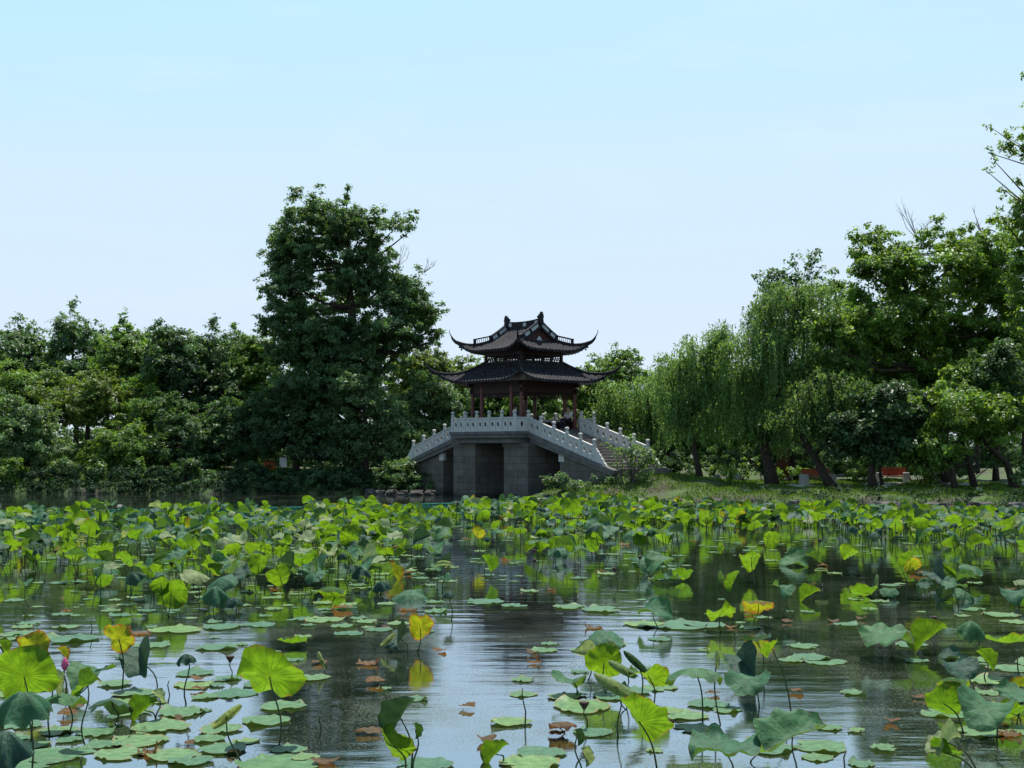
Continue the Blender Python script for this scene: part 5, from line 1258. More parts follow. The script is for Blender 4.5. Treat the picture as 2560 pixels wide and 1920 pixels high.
# leaves read off the photograph: cx, cy, width, base_x, base_y, kind, tone, tilt, yaw, spin, label
D_ = radians
H = [
 (52,1462,138,66,1606,'wavy','lime',60,8,0,'largest lime leaf at the left edge, held upright behind the dark dome leaf'),
 (46,1535,112,66,1690,'bell','blue',-14,10,0,'big blue-green dome leaf in the lower left corner on a thick stem'),
 (10,1620,112,20,1720,'bell','dark',-10,30,1,'dark dome leaf cut by the bottom left corner of the frame'),
 (72,1400,66,62,1500,'halffold','yellow',70,12,2,'yellow leaf with a reddish tip standing behind the largest lime leaf'),
 (4,1400,36,6,1450,'fold','lime',60,60,0,'small lime leaf edge cut by the left border above the yellow leaf'),
 (134,1412,30,136,1456,'fold','yellow',45,50,0,'narrow yellow-green folded leaf right of the yellow leaf at the left'),
 (256,1380,68,264,1491,'wavy','yellow',66,-12,3,'bright yellow-green triangular leaf upright on a tall dark stem, left foreground'),
 (302,1425,84,340,1486,'onefold','dark',-35,30,0,'dark crumpled hanging leaf just right of the yellow-green triangular leaf'),
 (402,1426,38,402,1521,'bell','dark',-8,0,0,'narrow dark green bell-shaped leaf hanging on a leaning stem, left foreground'),
 (197,1456,100,170,1500,'saddle','blue',-16,-25,0,'broad pale-green leaf lying low over the water behind the left cluster'),
 (112,1478,50,108,1590,'fold','pale',10,60,0,'crinkled pale folded leaf beside the largest lime leaf'),
 (190,1482,60,184,1611,'onefold','lime',30,70,0,'lime leaf with a turned-over rim right of the left cluster'),
 (138,1507,88,150,1583,'umbrella','blue',12,0,2,'arched blue-green leaf with lime underside, in front of the left cluster'),
 (242,1520,88,248,1563,'umbrella','dark',22,0,4,'greyish umbrella-like leaf low over the water right of the left cluster'),
 (312,1535,62,336,1556,'fold','lime',55,-40,0,'low lime leaf slanting to the water left of the rolled leaf'),
 (341,1505,32,338,1556,'halffold','pale',-40,80,0,'small upright pale leaf standing behind the low slanting lime leaf'),
 (490,1548,66,521,1647,'roll','pale',20,-52,0,'rolled stripy leaf pointing down left on a leaning stem, left foreground'),
 (582,1462,142,603,1611,'wavy','lime',52,-8,1,'big lime umbrella leaf on a long curved stem, left of centre'),
 (633,1390,62,634,1400,'cup','lime',8,0,0,'boat-shaped lime leaf sitting almost on the water, left of centre'),
 (907,1356,58,902,1408,'halffold','yellow',64,0,0,'two-lobed yellow-green leaf beside the dark folded one, centre'),
 (866,1380,62,878,1408,'onefold','dark',-25,-20,0,'dark folded leaf left of the two-lobed yellow-green leaf'),
 (838,1382,36,846,1408,'roll','pale',10,-50,0,'pale rolled edge leaf leaning against the dark folded leaf'),
 (695,1426,34,700,1452,'roll','pale',30,25,0,'thin striped rolled leaf rising from the water above the big lime umbrella leaf'),
 (866,1552,86,888,1668,'fold','dark',15,-60,0,'folded dark leaf with whitish ribs on a tall stem, bottom centre'),
 (850,1612,84,876,1672,'cup','lime',62,-35,2,'lime leaf slanting down left below the ribbed folded leaf'),
 (897,1578,30,894,1668,'fold','blue',0,85,0,'narrow upright leaf between the two bottom-centre leaves'),
 (1072,1630,60,1088,1648,'fold','lime',35,-45,0,'small lime leaf low on the water right of the bottom centre'),
 (1411,1318,74,1422,1356,'saddle','blue',-20,-20,1,'blue-green leaf with lifted corner over flat pads, right of the pavilion reflection'),
 (1555,1328,64,1557,1366,'wavy','lime',30,10,2,'lime winged leaf above its own reflection, right of centre'),
 (1298,1384,92,1306,1440,'umbrella','blue',-26,-20,0,'dome-shaped blue-green leaf at the back of the central cluster'),
 (1266,1412,46,1270,1470,'halffold','pale',-55,20,1,'pale crinkled leaf at the left of the central cluster'),
 (1305,1432,78,1311,1500,'cup','lime',76,-6,0,'round lime leaf facing the viewer in the central cluster'),
 (1232,1468,76,1245,1504,'saddle','blue',10,-30,0,'low spreading green leaf at the left foot of the central cluster'),
 (1346,1446,60,1354,1514,'roll','pale',25,62,0,'pale rolled leaf just right of the round lime leaf'),
 (1373,1430,56,1387,1530,'roll','dark',5,48,0,'thin dark rolled leaf on the tallest stem of the central cluster'),
 (1331,1483,88,1335,1592,'roll','pale',20,62,0,'large rolled ribbed leaf at the front of the central cluster'),
 (1400,1460,86,1413,1518,'saddle','lime',30,-30,2,'curved lime leaf with a curled tip at the right of the central cluster'),
 (1345,1498,44,1352,1533,'onefold','dark',10,40,0,'small dark leaf touching the water under the rolled ribbed leaf'),
 (1500,1454,118,1518,1563,'umbrella','blue',10,0,1,'wide umbrella leaf with yellow hanging rim on a tall curved stem, right of centre'),
 (1549,1424,34,1556,1565,'roll','pale',10,0,0,'pale rolled leaf behind the right rim of the wide umbrella leaf'),
 (1606,1434,80,1598,1470,'onefold','dark',-25,20,0,'dark tent-like leaf below the tall arching-stem leaf, right of centre'),
 (1634,1386,66,1650,1470,'cup','dark',10,30,2,'dark cupped leaf rising behind the tent-like leaf'),
 (1668,1402,44,1709,1540,'halffold','lime',55,50,0,'lime leaf on a stem arching over to the right, right of centre'),
 (1616,1472,92,1640,1526,'saddle','blue',-20,-25,0,'pale blue-green leaf spreading low in front of the tent-like leaf'),
 (1380,1558,126,1420,1668,'halffold','lime',48,-40,0,'big bright lime leaf slanting up right in the lower centre'),
 (1214,1564,58,1214,1590,'umbrella','brown',14,0,0,'orange-brown withered leaf above its reflection, lower centre'),
 (1262,1634,38,1250,1690,'fold','pale',-5,75,0,'pale upright folded leaf cut by the bottom edge, lower centre'),
 (1246,1592,32,1248,1690,'fold','dark',15,78,0,'narrow dark folded leaf above the withered brown leaf'),
 (1562,1618,150,1578,1690,'wavy','blue',-4,-10,1,'large flat green leaf at the bottom edge, right of centre'),
 (1634,1627,60,1632,1660,'cup','lime',25,0,1,'small lime leaf overlapping the large flat leaf at the bottom'),
 (1712,1592,138,1716,1690,'halffold','blue',-18,-35,2,'large green leaf sweeping up to the right at the bottom edge'),
 (1908,1374,110,1929,1422,'wavy','blue',-14,0,3,'pale fan-like leaf with a flat top edge, alone on dark water at the right'),
 (2008,1380,80,2020,1412,'fold','lime',50,-38,0,'slim lime leaf slanting up right beside the fan-like leaf'),
 (2100,1364,62,2116,1408,'bell','blue',-12,20,0,'pointed hanging blue-green leaf at the right'),
 (2178,1390,84,2202,1462,'cup','lime',14,-8,1,'shallow lime bowl leaf at the right edge'),
 (2068,1442,80,2114,1510,'saddle','dark',-22,10,0,'dark wavy leaf in the right foreground cluster'),
 (2126,1424,48,2130,1475,'fold','lime',30,50,0,'upright lime leaf at the top right of the right foreground cluster'),
 (2058,1472,66,2090,1520,'umbrella','lime',25,-15,2,'lime leaf below the dark wavy leaf at the right'),
 (2038,1520,74,2081,1583,'cup','lime',66,-25,1,'oval lime leaf on edge, facing left, in the right foreground'),
 (2076,1522,44,2090,1560,'fold','dark',-20,20,0,'black-green leaf in shade behind the oval lime leaf'),
 (2130,1530,116,2153,1598,'saddle','blue',-24,-12,2,'large pale blue-green leaf with a scalloped rim, right foreground'),
 (2186,1542,66,2198,1568,'cup','lime',40,0,0,'lime leaf under the rim of the scalloped leaf at the right edge'),
 (2192,1500,84,2200,1545,'wavy','blue',-12,10,0,'blue-green leaf at the right edge above the scalloped leaf'),
 (2206,1482,40,2206,1520,'halffold','yellow',50,0,1,'yellow leaf cut by the right edge'),
 (2046,1604,80,2112,1668,'onefold','pale',-20,-50,0,'pale leaf folded over on a thick curved stem in the lower right'),
 (2040,1626,62,2110,1672,'halffold','lime',40,-40,1,'lime lower leaf beneath the pale folded-over leaf'),
 (2055,1420,50,2062,1425,'saddle','dark',-20,0,1,'small dark leaf just behind the right foreground cluster'),
 # middle distance
 (1670,1168,42,1672,1184,'halffold','lime',62,0,0,'single round lime leaf on a short stem over open dark water'),
 (1718,1212,64,1722,1222,'saddle','blue',-28,0,1,'three-lobed grey-blue leaf low over the dark water, right of centre'),
 (1756,1206,34,1760,1222,'fold','blue',-20,30,0,'small folded grey-blue leaf right of the three-lobed one'),
 (1748,1287,46,1757,1300,'fold','lime',35,-30,0,'lime leaf shaped like a wing alone on dark water'),
 (1868,1282,56,1884,1292,'cup','lime',30,-5,0,'lime leaf beneath a striped upright rolled one on the dark water'),
 (1892,1258,30,1890,1290,'roll','pale',8,-10,0,'striped rolled leaf standing upright over the dark water'),
 (1920,1277,40,1912,1292,'umbrella','blue',-20,0,0,'small blue-green cap right of the striped rolled leaf'),
 (1966,1210,42,1976,1222,'halffold','lime',66,30,0,'lime leaf slanting left with its reflection below'),
 (2024,1244,52,2030,1262,'onefold','dark',-20,10,0,'dark drooping leaf under the striped slanting one'),
 (2054,1234,50,2050,1262,'roll','lime',10,48,0,'striped lime rolled leaf slanting down right'),
 (2050,1284,44,2056,1296,'fold','dark',-30,-30,0,'dark folded leaf mirrored in the water, right side'),
 (2084,1284,50,2078,1298,'umbrella','blue',-34,40,1,'blue-green leaf leaning right, mirrored in the water'),
 (2190,1282,60,2200,1310,'saddle','blue',-20,-20,0,'blue-green leaf at the right edge above a row of pads'),
 (463,1290,62,460,1316,'bell','blue',-20,0,1,'dark hanging leaf with blue sheen, left middle distance'),
 (504,1302,36,510,1318,'bell','dark',0,20,2,'withered dark leaf beside the hanging leaf, left middle distance'),
 (886,1286,76,884,1296,'umbrella','blue',-16,0,3,'broad blue-green cap leaf sitting on the water near the centre'),
 (824,1268,36,822,1284,'bell','dark',-15,0,0,'small dark cone-shaped leaf left of the broad cap leaf'),
 (715,1274,66,724,1292,'umbrella','lime',14,0,1,'umbrella leaf with shining lime underside, left of centre'),
 (780,1238,40,776,1258,'bell','dark',-10,-30,2,'dark cup hanging sideways, left of centre'),
 (848,1236,44,842,1252,'fold','yellow',40,60,0,'yellow-tipped leaf near the centre left'),
 (621,1242,46,640,1266,'fold','lime',40,-60,0,'lime leaf hanging vertically, left of centre'),
 (1292,1150,48,1290,1180,'bell','dark',-15,20,3,'dark withered hood-like leaf above the central far cluster'),
 (1238,1172,40,1250,1215,'halffold','lime',58,20,0,'lime leaf standing tallest in the central far cluster'),
 (1278,1180,34,1296,1222,'cup','lime',66,0,1,'second lime leaf of the central far cluster, on a leaning stem'),
 (1208,1190,52,1216,1212,'umbrella','blue',-14,0,0,'blue-green leaf with yellow rim, left of the central far cluster'),
 (1150,1184,34,1160,1206,'fold','lime',50,-30,0,'lime oval leaf left of the central far cluster'),
 (1424,1212,62,1466,1250,'saddle','blue',-28,-30,2,'big blue-green leaf over the stem pair right of the central far cluster'),
 (1385,1214,52,1395,1240,'saddle','blue',-30,20,0,'wavy blue-green leaf left of the stem pair'),
 (1440,1250,60,1462,1262,'wavy','blue',10,0,2,'green leaf low in front of the stem pair'),
 (1476,1244,42,1480,1258,'cup','lime',40,0,0,'lime-tinged leaf right of the stem pair'),
]
def place_hand(q):
    cx, cy, wd, bx_, by_, kind, tone, tl, yw, sp_, lab = q
    base = PG(bx_, by_); Yc = base.y + random.uniform(-.03, .03)
    top = P(cx, cy, Yc)
    if top.z < .04: top.z = .04
    Rr = wd * pxs(base.y) / 2 * (1.12 if kind in ('fold', 'roll', 'halffold', 'onefold') else 1.02)
    if kind == 'roll': Rr = wd * pxs(base.y) / 2 * 1.15
    if kind == 'bell': Rr *= 1.35; top.z += Rr * .5
    if kind == 'umbrella': top.z += Rr * .15
    yaw_ = D_(yw)
    tilt_ = D_(tl)
    if kind == 'roll': # long axis turned in the picture plane: yaw here leans the axis
        o = lotus(base, top, Rr, kind, int(cx) % 3, tone, 0, 0, 0, lab)
        bl = [c for c in o.children if c.name.startswith('blade')][0]
        bl.rotation_euler = (Matrix.Rotation(D_(-yw), 3, 'Y') @ Matrix.Rotation(D_(90 - tl * .3), 3, 'X') @ Matrix.Rotation(D_(180), 3, 'Z')).to_euler()
        return
    if kind == 'fold' and abs(yw) >= 30:   # leaf folded along an axis lying across the view
        o = lotus(base, top, Rr, kind, int(cx) % 4, tone, 0, 0, 0, lab)
        bl = [c for c in o.children if c.name.startswith('blade')][0]
        bl.rotation_euler = (Matrix.Rotation(D_(-abs(yw) if yw < 0 else abs(yw)), 3, 'Y') @ Matrix.Rotation(D_(-tl * .4), 3, 'X') @ Matrix.Rotation(D_(90), 3, 'Z')).to_euler()
        return
    lotus(base, top, Rr, kind, int(cx) % 4, tone, tilt_, yaw_, sp_ * 1.3, lab)
for q in H: place_hand(q)

# the field itself
R = np.random.default_rng(77)
def yfar(X):
    return np.interp(X, [-24, -14.8, -7, 1, 3.5, 6.5, 12, 20, 24], [41, 44.8, 48.2, 51.6, 54.0, 52.6, 48.4, 43.6, 41.5])
def density(x, y, X, Y):          # x, y in survey pixels of the stem foot
    if Y > yfar(X): return 0
    band = 41.5 if x < 1000 else (41 if x < 1700 else 37)
    if Y > band:
        return .9 if x > 1000 else (.60 + .28 * sin(X * .9))
    if x < 960:
        d = .42 if Y > 30 else (.32 if Y > 22 else .04)
        if x > 700 and Y < 27: d *= .35
        if Y < 19: d = .0
        return d
    if x < 1150: return .18 if Y > 33 else .03
    if x < 1480: return .28 if Y > 31 else (.10 if Y > 26 else 0)
    if x < 1850: return .25 if Y > 36 else .01
    if Y > 31: return .30
    if x > 1950 and Y > 20: return .05
    return .0
kinds = ['cup','wavy','umbrella','bell','fold','halffold','onefold','saddle','roll']
kp = np.array([.07,.17,.15,.06,.13,.15,.10,.14,.03])
spots = []
for _ in range(34000):
    Y = 18 + (57 - 18) * R.random(); X = (R.random() - .5) * .95 * Y
    if abs(X) > .44 * Y: continue
    v = Vector((X, Y, 0)); x = 1106 + X / Y * FN / K; y = 968 + EYE / Y * FN / K
    dn = density(x, y, X, Y) 
    clump = max(0, .5 + .9 * sin(X * 1.1 + 1.7 * sin(Y * .5)) * sin(Y * .9 + X * .4))
    if Y > 41: clump = .9
    if R.random() > dn * clump * .5: continue
    md = .27 if Y > 41 else .30
    if any((X - a) ** 2 + (Y - b) ** 2 < md * md for a, b in spots[-900:]): continue
    spots.append((X, Y))
spots.sort(key=lambda q: q[1])
print('lotus spots', len(spots), 'hand', len(H))
STUFF = []
n_ind = 298 - len(H)
for i, (X, Y) in enumerate(spots):
    kind = kinds[R.choice(9, p=kp / kp.sum())]
    u = R.random()
    if kind == 'bell': tone = 'dark' if u < .8 else 'blue'
    elif kind == 'roll': tone = 'pale' if u < .7 else 'lime'
    else: tone = 'lime' if u < .40 else ('blue' if u < .76 else ('dark' if u < .91 else ('yellow' if u < .93 else 'pale')))
    if tone in ('lime', 'yellow'): tilt = R.uniform(25, 75)
    elif tone in ('blue', 'pale'): tilt = R.uniform(-38, 8)
    else: tilt = R.uniform(-35, 30)
    far = Y > 41
    h = (R.uniform(.2, .60) if far else R.uniform(.22, .58)) if kind != 'bell' else R.uniform(.4, .6)
    if far and X > 5: h *= .75
    Rr = R.uniform(.12, .27) * (1.05 if far else 1.0) * (.8 if kind in ('bell', 'roll') else 1)
    xx_ = 1106 + X / Y * FN / K
    if Y > 36 and (240 < xx_ < 335 or 590 < xx_ < 650 or 820 < xx_ < 985): h = min(h, .16 + .1 * R.random())
    lean = R.normal(size=2) * .07
    lotus((X, Y, 0), (X + lean[0], Y + lean[1], h), Rr, kind, int(R.integers(0, 4)), tone, radians(tilt), radians(R.uniform(-50, 50)), R.random() * 6.28,
          None, None if i < n_ind else STUFF)
# the rest of the far band as one mass
SV = {}; 
sv, sf, su, sm_ = [], [], [], []; tones = list(LM.keys()); nvt = 0
stem = MB()
low = {}
for (base, top, Rr, kind, var, tone, tilt, yaw, spin) in STUFF:
    if (kind, var) not in low: low[(kind, var)] = blade_verts(kind, 100 + var * 7 + sum(map(ord, kind)), 5, 20)
    V, F, U = low[(kind, var)]
    mt = Matrix.Rotation(yaw, 3, 'Z') @ Matrix.Rotation(-tilt, 3, 'X') @ Matrix.Rotation(spin, 3, 'Z')
    A = np.array(mt) * Rr; VV = np.array(V) @ A.T + np.array(top)
    sv.append(VV); sf += [tuple(i + nvt for i in f) for f in F]; su += U; sm_ += [tones.index(tone)] * len(F); nvt += len(V)
    stem.tube([base, top], .009, n=4, cap=False)
me = bpy.data.meshes.new('far_lotus_leaves'); me.from_pydata(np.concatenate(sv).tolist() + stem.v, [], sf + [tuple(i + nvt for i in f) for f in stem.f])
uvl = me.uv_layers.new(name='UVMap'); su += [(.5, .5)] * sum(len(f) for f in stem.f); uvl.data.foreach_set('uv', np.array(su, dtype=np.float32).ravel())
for t_ in tones: me.materials.append(LM[t_])
me.materials.append(M['stem']); me.polygons.foreach_set('material_index', sm_ + [len(tones)] * len(stem.f)); me.polygons.foreach_set('use_smooth', [True] * len(me.polygons))
o = bpy.data.objects.new('far_lotus_leaves', me); COL.objects.link(o); tag(o, 'dense band of lotus leaves at the far edge of the pond', 'lotus leaves', kind='stuff')

# floating pads
PADS = [(122,1632,150),(300,1602,118),(375,1634,110),(350,1572,122),(248,1479,70),(420,1481,90),(390,1541,104),(475,1577,96),(482,1621,104),(410,1647,96),(505,1499,96),(600,1652,170),(915,1656,122),
 (623,1619,78),(675,1466,76),(1256,1528,136),(1166,1629,112),(1146,1652,134),(1280,1584,84),(1220,1507,80),(1320,1505,90),(1425,1487,78),(1770,1614,120),(1766,1638,70),(1850,1580,40),(2120,1582,108),
 (1909,1618,60),(2126,1469,104),(2100,1428,80),(2180,1445,90),(1750,1422,90),(1780,1430,96),(1710,1428,60),(1460,1351,140),(1525,1352,90),(1390,1350,90),(1720,1558,90),(1790,1573,60),(1842,1498,54),(1500,1575,90),
 (1900,1300,40),(2100,1318,60),(2160,1330,80),(2190,1345,60),(880,1318,60),(940,1322,50),(700,1340,90),(560,1350,80),(480,1355,90),(380,1362,110),(300,1370,70),(160,1382,110),(40,1370,80),(330,1395,80),
 (470,1400,90),(420,1455,80),(60,1655,120),(205,1585,90),(450,1598,70),(150,1600,60),(660,1638,60),(1640,1600,60),(1860,1652,60),(2180,1590,70),(1130,1470,50),(1045,1300,90),(1110,1310,60),(1230,1312,70),(1300,1318,90)]
PADN = []
R = np.random.default_rng(31); plist = [(PG(x, y), w_ * pxs(PG(x, y).y) / 2) for x, y, w_ in PADS]
def pdens(x, y, Y):
    if Y > 46: return .5
    if x < 960: return .48 if Y > 17 else (.25 if x < 560 else .06)
    if x < 1500: return .34 if Y > 24 else (.13 if x > 1120 else .05)
    return .30 if Y > 30 else (.09 if Y > 17 else (.20 if (x > 1950 or x < 1800) else .10))
for _ in range(9000):
    Y = 10.5 + 40 * R.random() ** 1.1; X = (R.random() - .5) * .9 * Y
    x = 1106 + X / Y * FN / K; y = 968 + EYE / Y * FN / K
    if Y > yfar(X): continue
    if R.random() > pdens(x, y, Y) * .35 * (.4 + .9 * (sin(X * .8 + 2) * sin(Y * .55 + X * .3) > -.2)): continue
    rr_ = R.uniform(.07, .24) if Y < 18 else R.uniform(.05, .20)
    if any((X - q[0].x) ** 2 + (Y - q[0].y) ** 2 < (.62 * (rr_ + q[1])) ** 2 for q in plist): continue
    plist.append((Vector((X, Y, 0)), rr_))
plist.sort(key=lambda q: -q[1] / q[0].y)
print('pads', len(plist))
pv, pf_, pu, pm_ = [], [], [], []; nv = 0
zk = 0
def flat_mesh(var, tone):
    key = ('pad', var, tone)
    if key not in _bl:
        V, F, U = blade_verts('pad', 500 + var, 4, 36)
        Rn = random.Random(var); cut = Rn.random() * 6.28; V2 = []
        for (x, y, z) in V:
            a = atan2(y, x); r_ = sqrt(x*x+y*y); da = abs((a - cut + pi) % (2*pi) - pi)
            if var % 2 == 0 and da < .16 and r_ > .2: x *= .62; y *= .62; z = .004
            if var % 3 == 0:
                db = abs((a - cut - 2 + pi) % (2*pi) - pi)
                if db < .4 and r_ > .7: z += (r_ - .7) * .5 * (1 - db / .4)
            V2.append((x, y, z))
        me = bpy.data.meshes.new('pad'); me.from_pydata(V2, [], F); u = me.uv_layers.new(name='UVMap'); u.data.foreach_set('uv', np.array(U, dtype=np.float32).ravel())
        me.polygons.foreach_set('use_smooth', [True]*len(F)); me.materials.append(LM[tone]); _bl[key] = me
    return _bl[key]
padnames = []
for i, (v, rr_) in enumerate(plist):
    u = R.random(); tone = 'pad' if u < .52 else ('padlight' if u < .90 else 'brown')
    if i < len(PADS) and tone == 'brown' : tone = 'pad'
    if tone == 'brown': rr_ *= .7
    z = .004 + (i % 7) * .0022; var = int(R.integers(0, 8)); sy = R.uniform(.86, 1)
    if i < 298:
        o = bpy.data.objects.new('floating_leaf', flat_mesh(var, tone)); COL.objects.link(o); o.location = (v.x, v.y, z); o.scale = (rr_, rr_ * sy, max(rr_, .25) * (2.6 if tone == 'brown' else 1)); o.rotation_euler = (0, 0, R.random() * 6.28)
        tag(o, None, 'floating leaf', 'flat leaves floating on the pond'); padnames.append((o, {'pad': 'green', 'padlight': 'pale green', 'brown': 'withered brown'}[tone], 'floating'))
    else:
        me = flat_mesh(var, tone); V, F, U = blade_verts('pad', 500 + var, 3, 16); a = R.random() * 6.28
        A = np.array([[cos(a), -sin(a), 0], [sin(a), cos(a), 0], [0, 0, 1]]) @ np.diag([rr_, rr_ * sy, rr_])
        pv.append(np.array(V) @ A.T + np.array([v.x, v.y, z])); pf_ += [tuple(k + nv for k in f) for f in F]; pu += U; pm_ += [tones.index(tone)] * len(F); nv += len(V)
if pv:
    me = bpy.data.meshes.new('far_floating_leaves'); me.from_pydata(np.concatenate(pv).tolist(), [], pf_); uvl = me.uv_layers.new(name='UVMap'); uvl.data.foreach_set('uv', np.array(pu, dtype=np.float32).ravel())
    for t_ in tones: me.materials.append(LM[t_])
    me.polygons.foreach_set('material_index', pm_); me.polygons.foreach_set('use_smooth', [True]*len(pf_))
    o = bpy.data.objects.new('far_floating_leaves', me); COL.objects.link(o); tag(o, 'many small lotus pads floating far out on the pond', 'floating leaves', kind='stuff')

# withered scraps curled on the water
SCR = [(1010,1652-2),(0,0)]
scr = [(1010,1532,44,'brown'),(800,1586,60,'brown'),(705,1650,60,'brown'),(812,1478,52,'brown'),(690,1435,40,'brown'),(950,1408,34,'brown'),(1050,1604,52,'brown'),(1205,1590,46,'brown'),(1420,1474,36,'brown'),
 (1925,1562,44,'brown'),(1720,1497,40,'brown'),(2160,1572,40,'brown'),(1455,1566,30,'brown'),(1540,1502,36,'brown'),(1150,1412,30,'brown'),(430,1472,46,'brown'),(430,1492,34,'brown'),(160,1530,46,'brown'),(145,1548,50,'brown'),
 (410,1610,30,'brown'),(505,1630,36,'brown'),(390,1556,34,'brown'),(1985,1510,30,'brown'),(1580,1357,26,'brown'),(1860,1340,26,'brown'),(1700,1345,30,'brown'),(1800,1344,26,'brown'),(880,1240,24,'brown'),(1982,1242,46,'brown'),(1776,1224,30,'brown'),(870,1330,26,'brown'),(740,1318,60,'brown'),(1350,1178,26,'brown'),(190,1235,24,'brown')]
for i, (x, y, w_, tone) in enumerate(scr):
    v = PG(x, y); rr_ = w_ * pxs(v.y) / 2
    o = bpy.data.objects.new('withered_leaf', blade_mesh(['halffold', 'wavy', 'saddle'][i % 3], i % 4, 'brown')); COL.objects.link(o)
    o.location = (v.x, v.y, .02 + rr_ * .1); o.scale = (rr_, rr_ * .8, rr_ * .45); o.rotation_euler = (R.uniform(-.1, .1), R.uniform(-.1, .1), R.random() * 6.28)
    tag(o, None, 'withered leaf', 'curled withered leaves on the water'); padnames.append((o, 'curled brown', 'withered'))

# buds, pods and bare stems
def pod(x, y, by, bx_, kind, label):
    base = PG(bx_, by); top = P(x, y, base.y); r = empty({'pod': 'seed_pod', 'bud': 'lotus_bud', 'flower': 'lotus_flower', 'bare': 'dry_reed'}[kind], base)
    tag(r, label, {'pod': 'seed pod', 'bud': 'bud', 'flower': 'flower', 'bare': 'reed'}[kind]); t = top - base
    b = MB(); b.tube([(0, 0, -.02), t * .4 + Vector((.015, 0, 0)), t * .8 + Vector((-.01, 0, 0)), t], [.008, .007, .006, .005], n=6); b.build('stem', M['stem'], r, smooth=True)
    if kind == 'pod':
        b = MB(); b.lathe([(.006,-.01),(.02,.01),(.045,.05),(.05,.065),(.03,.07)], t, n=12); b.build('head', M['pod'], r, smooth=True)
    if kind == 'bud':
        b = MB(); b.lathe([(.008,-.01),(.03,.02),(.04,.05),(.03,.09),(.012,.12),(.002,.135)], t, n=12); b.build('head', M['bud'], r, smooth=True)
    if kind == 'flower':
        V, F = [], []
        for ringn, (cnt, op, ln_) in enumerate(((6, .35, .14), (8, .75, .15), (9, 1.15, .14))):
            for k in range(cnt):
                a = 2*pi*(k + ringn*.5)/cnt; n0 = len(V)
                for j in range(6):
                    s_ = j / 5; wd = .045 * sin(pi * min(s_ * .9 + .1, 1)) ; rad_ = .015 + ln_ * s_ * sin(op) * (1 - .15*s_); hh_ = ln_ * s_ * cos(op) + .04 * s_ * s_
                    for e in (-1, 0, 1):
                        V.append(Vector((cos(a)*rad_ - sin(a)*wd*e, sin(a)*rad_ + cos(a)*wd*e, hh_ + abs(e)*.012)) + t)
                for j in range(5):
                    for e in (0, 1): q_ = n0 + j*3 + e; F.append((q_, q_+1, q_+4, q_+3))
        b = MB(); b.add(V, F); b.build('petals', M['petal'], r, smooth=True)
        b = MB(); b.lathe([(.01,.01),(.03,.05),(.03,.06),(.005,.062)], t, n=10); b.build('centre', LM['yellow'], r)
    return r
pod(1262, 1532, 1576, 1268, 'pod', 'dark seed head on a short curved stem left of the big slanting lime leaf')
pod(1129, 1486, 1572, 1134, 'bare', 'thin lone stem with a dried tip in open water at the centre')
pod(497, 1430, 1466, 500, 'pod', 'dark seed head upright over its reflection left of the big lime umbrella leaf')
pod(140, 1447, 1500, 142, 'bud', 'pink bud peeping between the lime leaves at the left')
pod(8, 1408, 1442, 8, 'pod', 'dark seed head at the left edge')
pod(365, 1470, 1522, 362, 'bare', 'bare pointed stem rising between pads left of the rolled leaf')
pod(692, 1545, 1592, 690, 'bare', 'thin bare stem in the rippled dark water below the big lime umbrella leaf')
pod(1828, 1622, 1690, 1816, 'bare', 'thin dark spike at the bottom edge, right side')
pod(198, 1338, 1372, 196, 'bare', 'stem with a dried curled tip behind the yellow-green triangular leaf')
pod(2018, 1402 - 60, 1360, 2020, 'pod', 'reddish-brown drooping seed head above the slim slanting lime leaf')
pod(120, 1195, 1212, 122, 'pod', 'dark seed head, left one of a pair in the left middle distance')
pod(139, 1199, 1214, 139, 'pod', 'dark seed head, right one of a pair in the left middle distance')
pod(422, 1180, 1200, 420, 'pod', 'dark drooping seed head in the left middle distance right of the pair')
for i, (x, y, lb) in enumerate([(259, 1100, 'white lotus flower standing highest at the left end of the far leaf band'), (667, 1118, 'white lotus flower low in the far band left of centre'), (1182, 1108, 'white lotus flower in the far band under the bridge'),
      (1235, 1098, 'white lotus flower right of the one under the bridge'), (1384, 1103, 'white lotus flower in front of the spreading abutment shrub'), (2075, 1122, 'white lotus flower in the far band at the right'), (1650, 1106, 'white lotus flower in the far band before the thick willow')]):
    pod(x, y, y + 24, x, 'flower', lb)

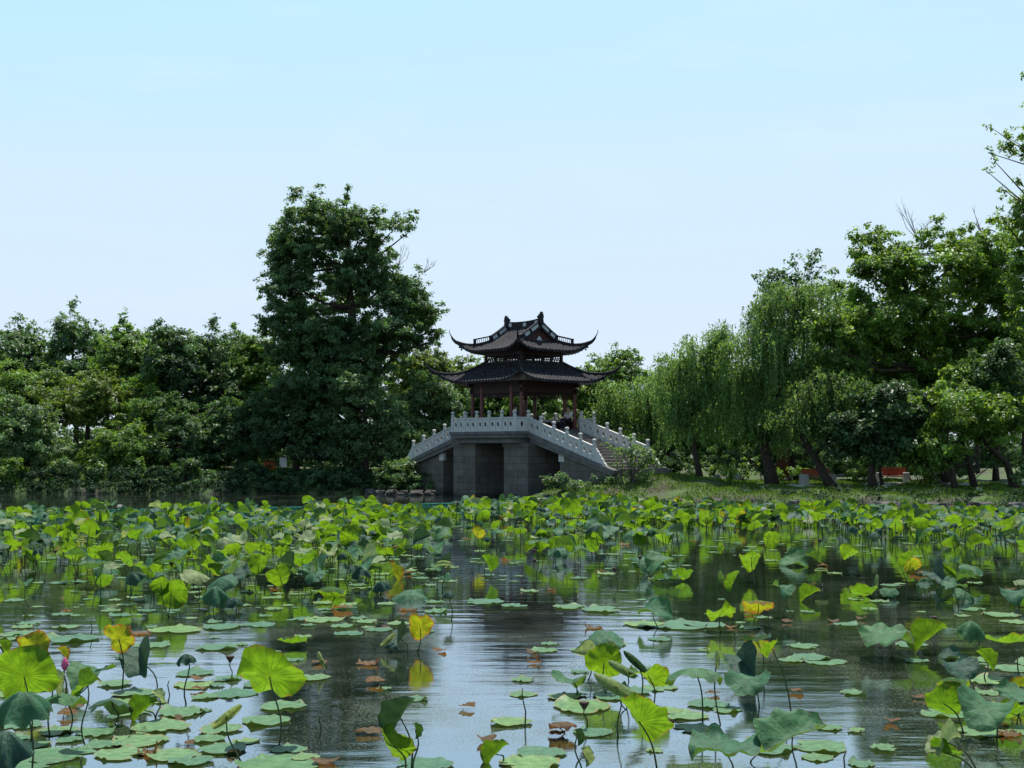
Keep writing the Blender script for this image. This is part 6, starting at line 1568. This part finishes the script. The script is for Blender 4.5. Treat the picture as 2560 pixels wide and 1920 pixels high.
R = np.random.default_rng(55)
STK = []
for _ in range(400):
    if len(STK) >= 26: break
    Y = R.uniform(17, 36); X = (R.random() - .5) * .84 * Y
    if any(abs(X - a) + abs(Y - b_) < .9 for a, b_ in STK): continue
    STK.append((X, Y))
    x = 1106 + X / Y * FN / K; y = 968 + EYE / Y * FN / K; hpx = R.uniform(.25, .55) / pxs(Y); kd = 'pod' if R.random() < .4 else 'bare'
    r_ = pod(x + R.uniform(-.3, .3) * hpx, y - hpx, y, x, kd, None); r_['group'] = 'dried stalks and seed heads among the leaves'
    padnames.append((r_, 'dark', 'dried'))
# labels for the field leaves: kind and tone, then order from the left within each depth band
bpy.context.view_layer.update()
def ordinal(n):
    small = ['', 'second', 'third', 'fourth', 'fifth', 'sixth', 'seventh', 'eighth', 'ninth', 'tenth', 'eleventh', 'twelfth', 'thirteenth', 'fourteenth', 'fifteenth', 'sixteenth', 'seventeenth', 'eighteenth', 'nineteenth', 'twentieth']
    if n < 20: return small[n]
    t = ['', '', 'twenty', 'thirty', 'forty', 'fifty'][(n + 1) // 10]; u = (n + 1) % 10
    return t + ('-' + ['first','second','third','fourth','fifth','sixth','seventh','eighth','ninth'][u - 1] if u else 'ieth')
def band(Y, x):
    b = 'nearest water' if Y < 15 else ('near-middle water' if Y < 22 else ('middle water' if Y < 30 else ('farther water' if Y < 38 else 'front of the far band')))
    s = 'left third' if x < 737 else ('central third' if x < 1475 else 'right third'); return b, s
def label_all(items, noun):
    g = {}
    for (o, tn, kd) in items:
        x = 1106 + o.location.x / o.location.y * FN / K; b, s = band(o.location.y, x); g.setdefault((tn, kd, b, s), []).append((x, o))
    for (tn, kd, b, s), lst in g.items():
        lst.sort(key=lambda q: q[0]); n = len(lst)
        for i, (x, o) in enumerate(lst):
            what = '%s %s %s' % (tn, kd, noun)
            if n == 1: lb = 'the only %s on the %s, %s' % (what, b, s)
            else:
                pos = 'leftmost' if i == 0 else ('rightmost' if i == n - 1 else ordinal(i) + ' from left')
                lb = '%s %s on the %s, %s' % (pos, what, b, s)
            o['label'] = lb
label_all(FIELD, 'lotus leaf'); label_all([p for p in padnames if p[2] == 'floating'], 'pad'); label_all([p for p in padnames if p[2] == 'withered'], 'leaf scrap'); label_all([p for p in padnames if p[2] == 'dried' and p[0].name.startswith('seed')], 'seed head'); label_all([p for p in padnames if p[2] == 'dried' and not p[0].name.startswith('seed')], 'stalk')
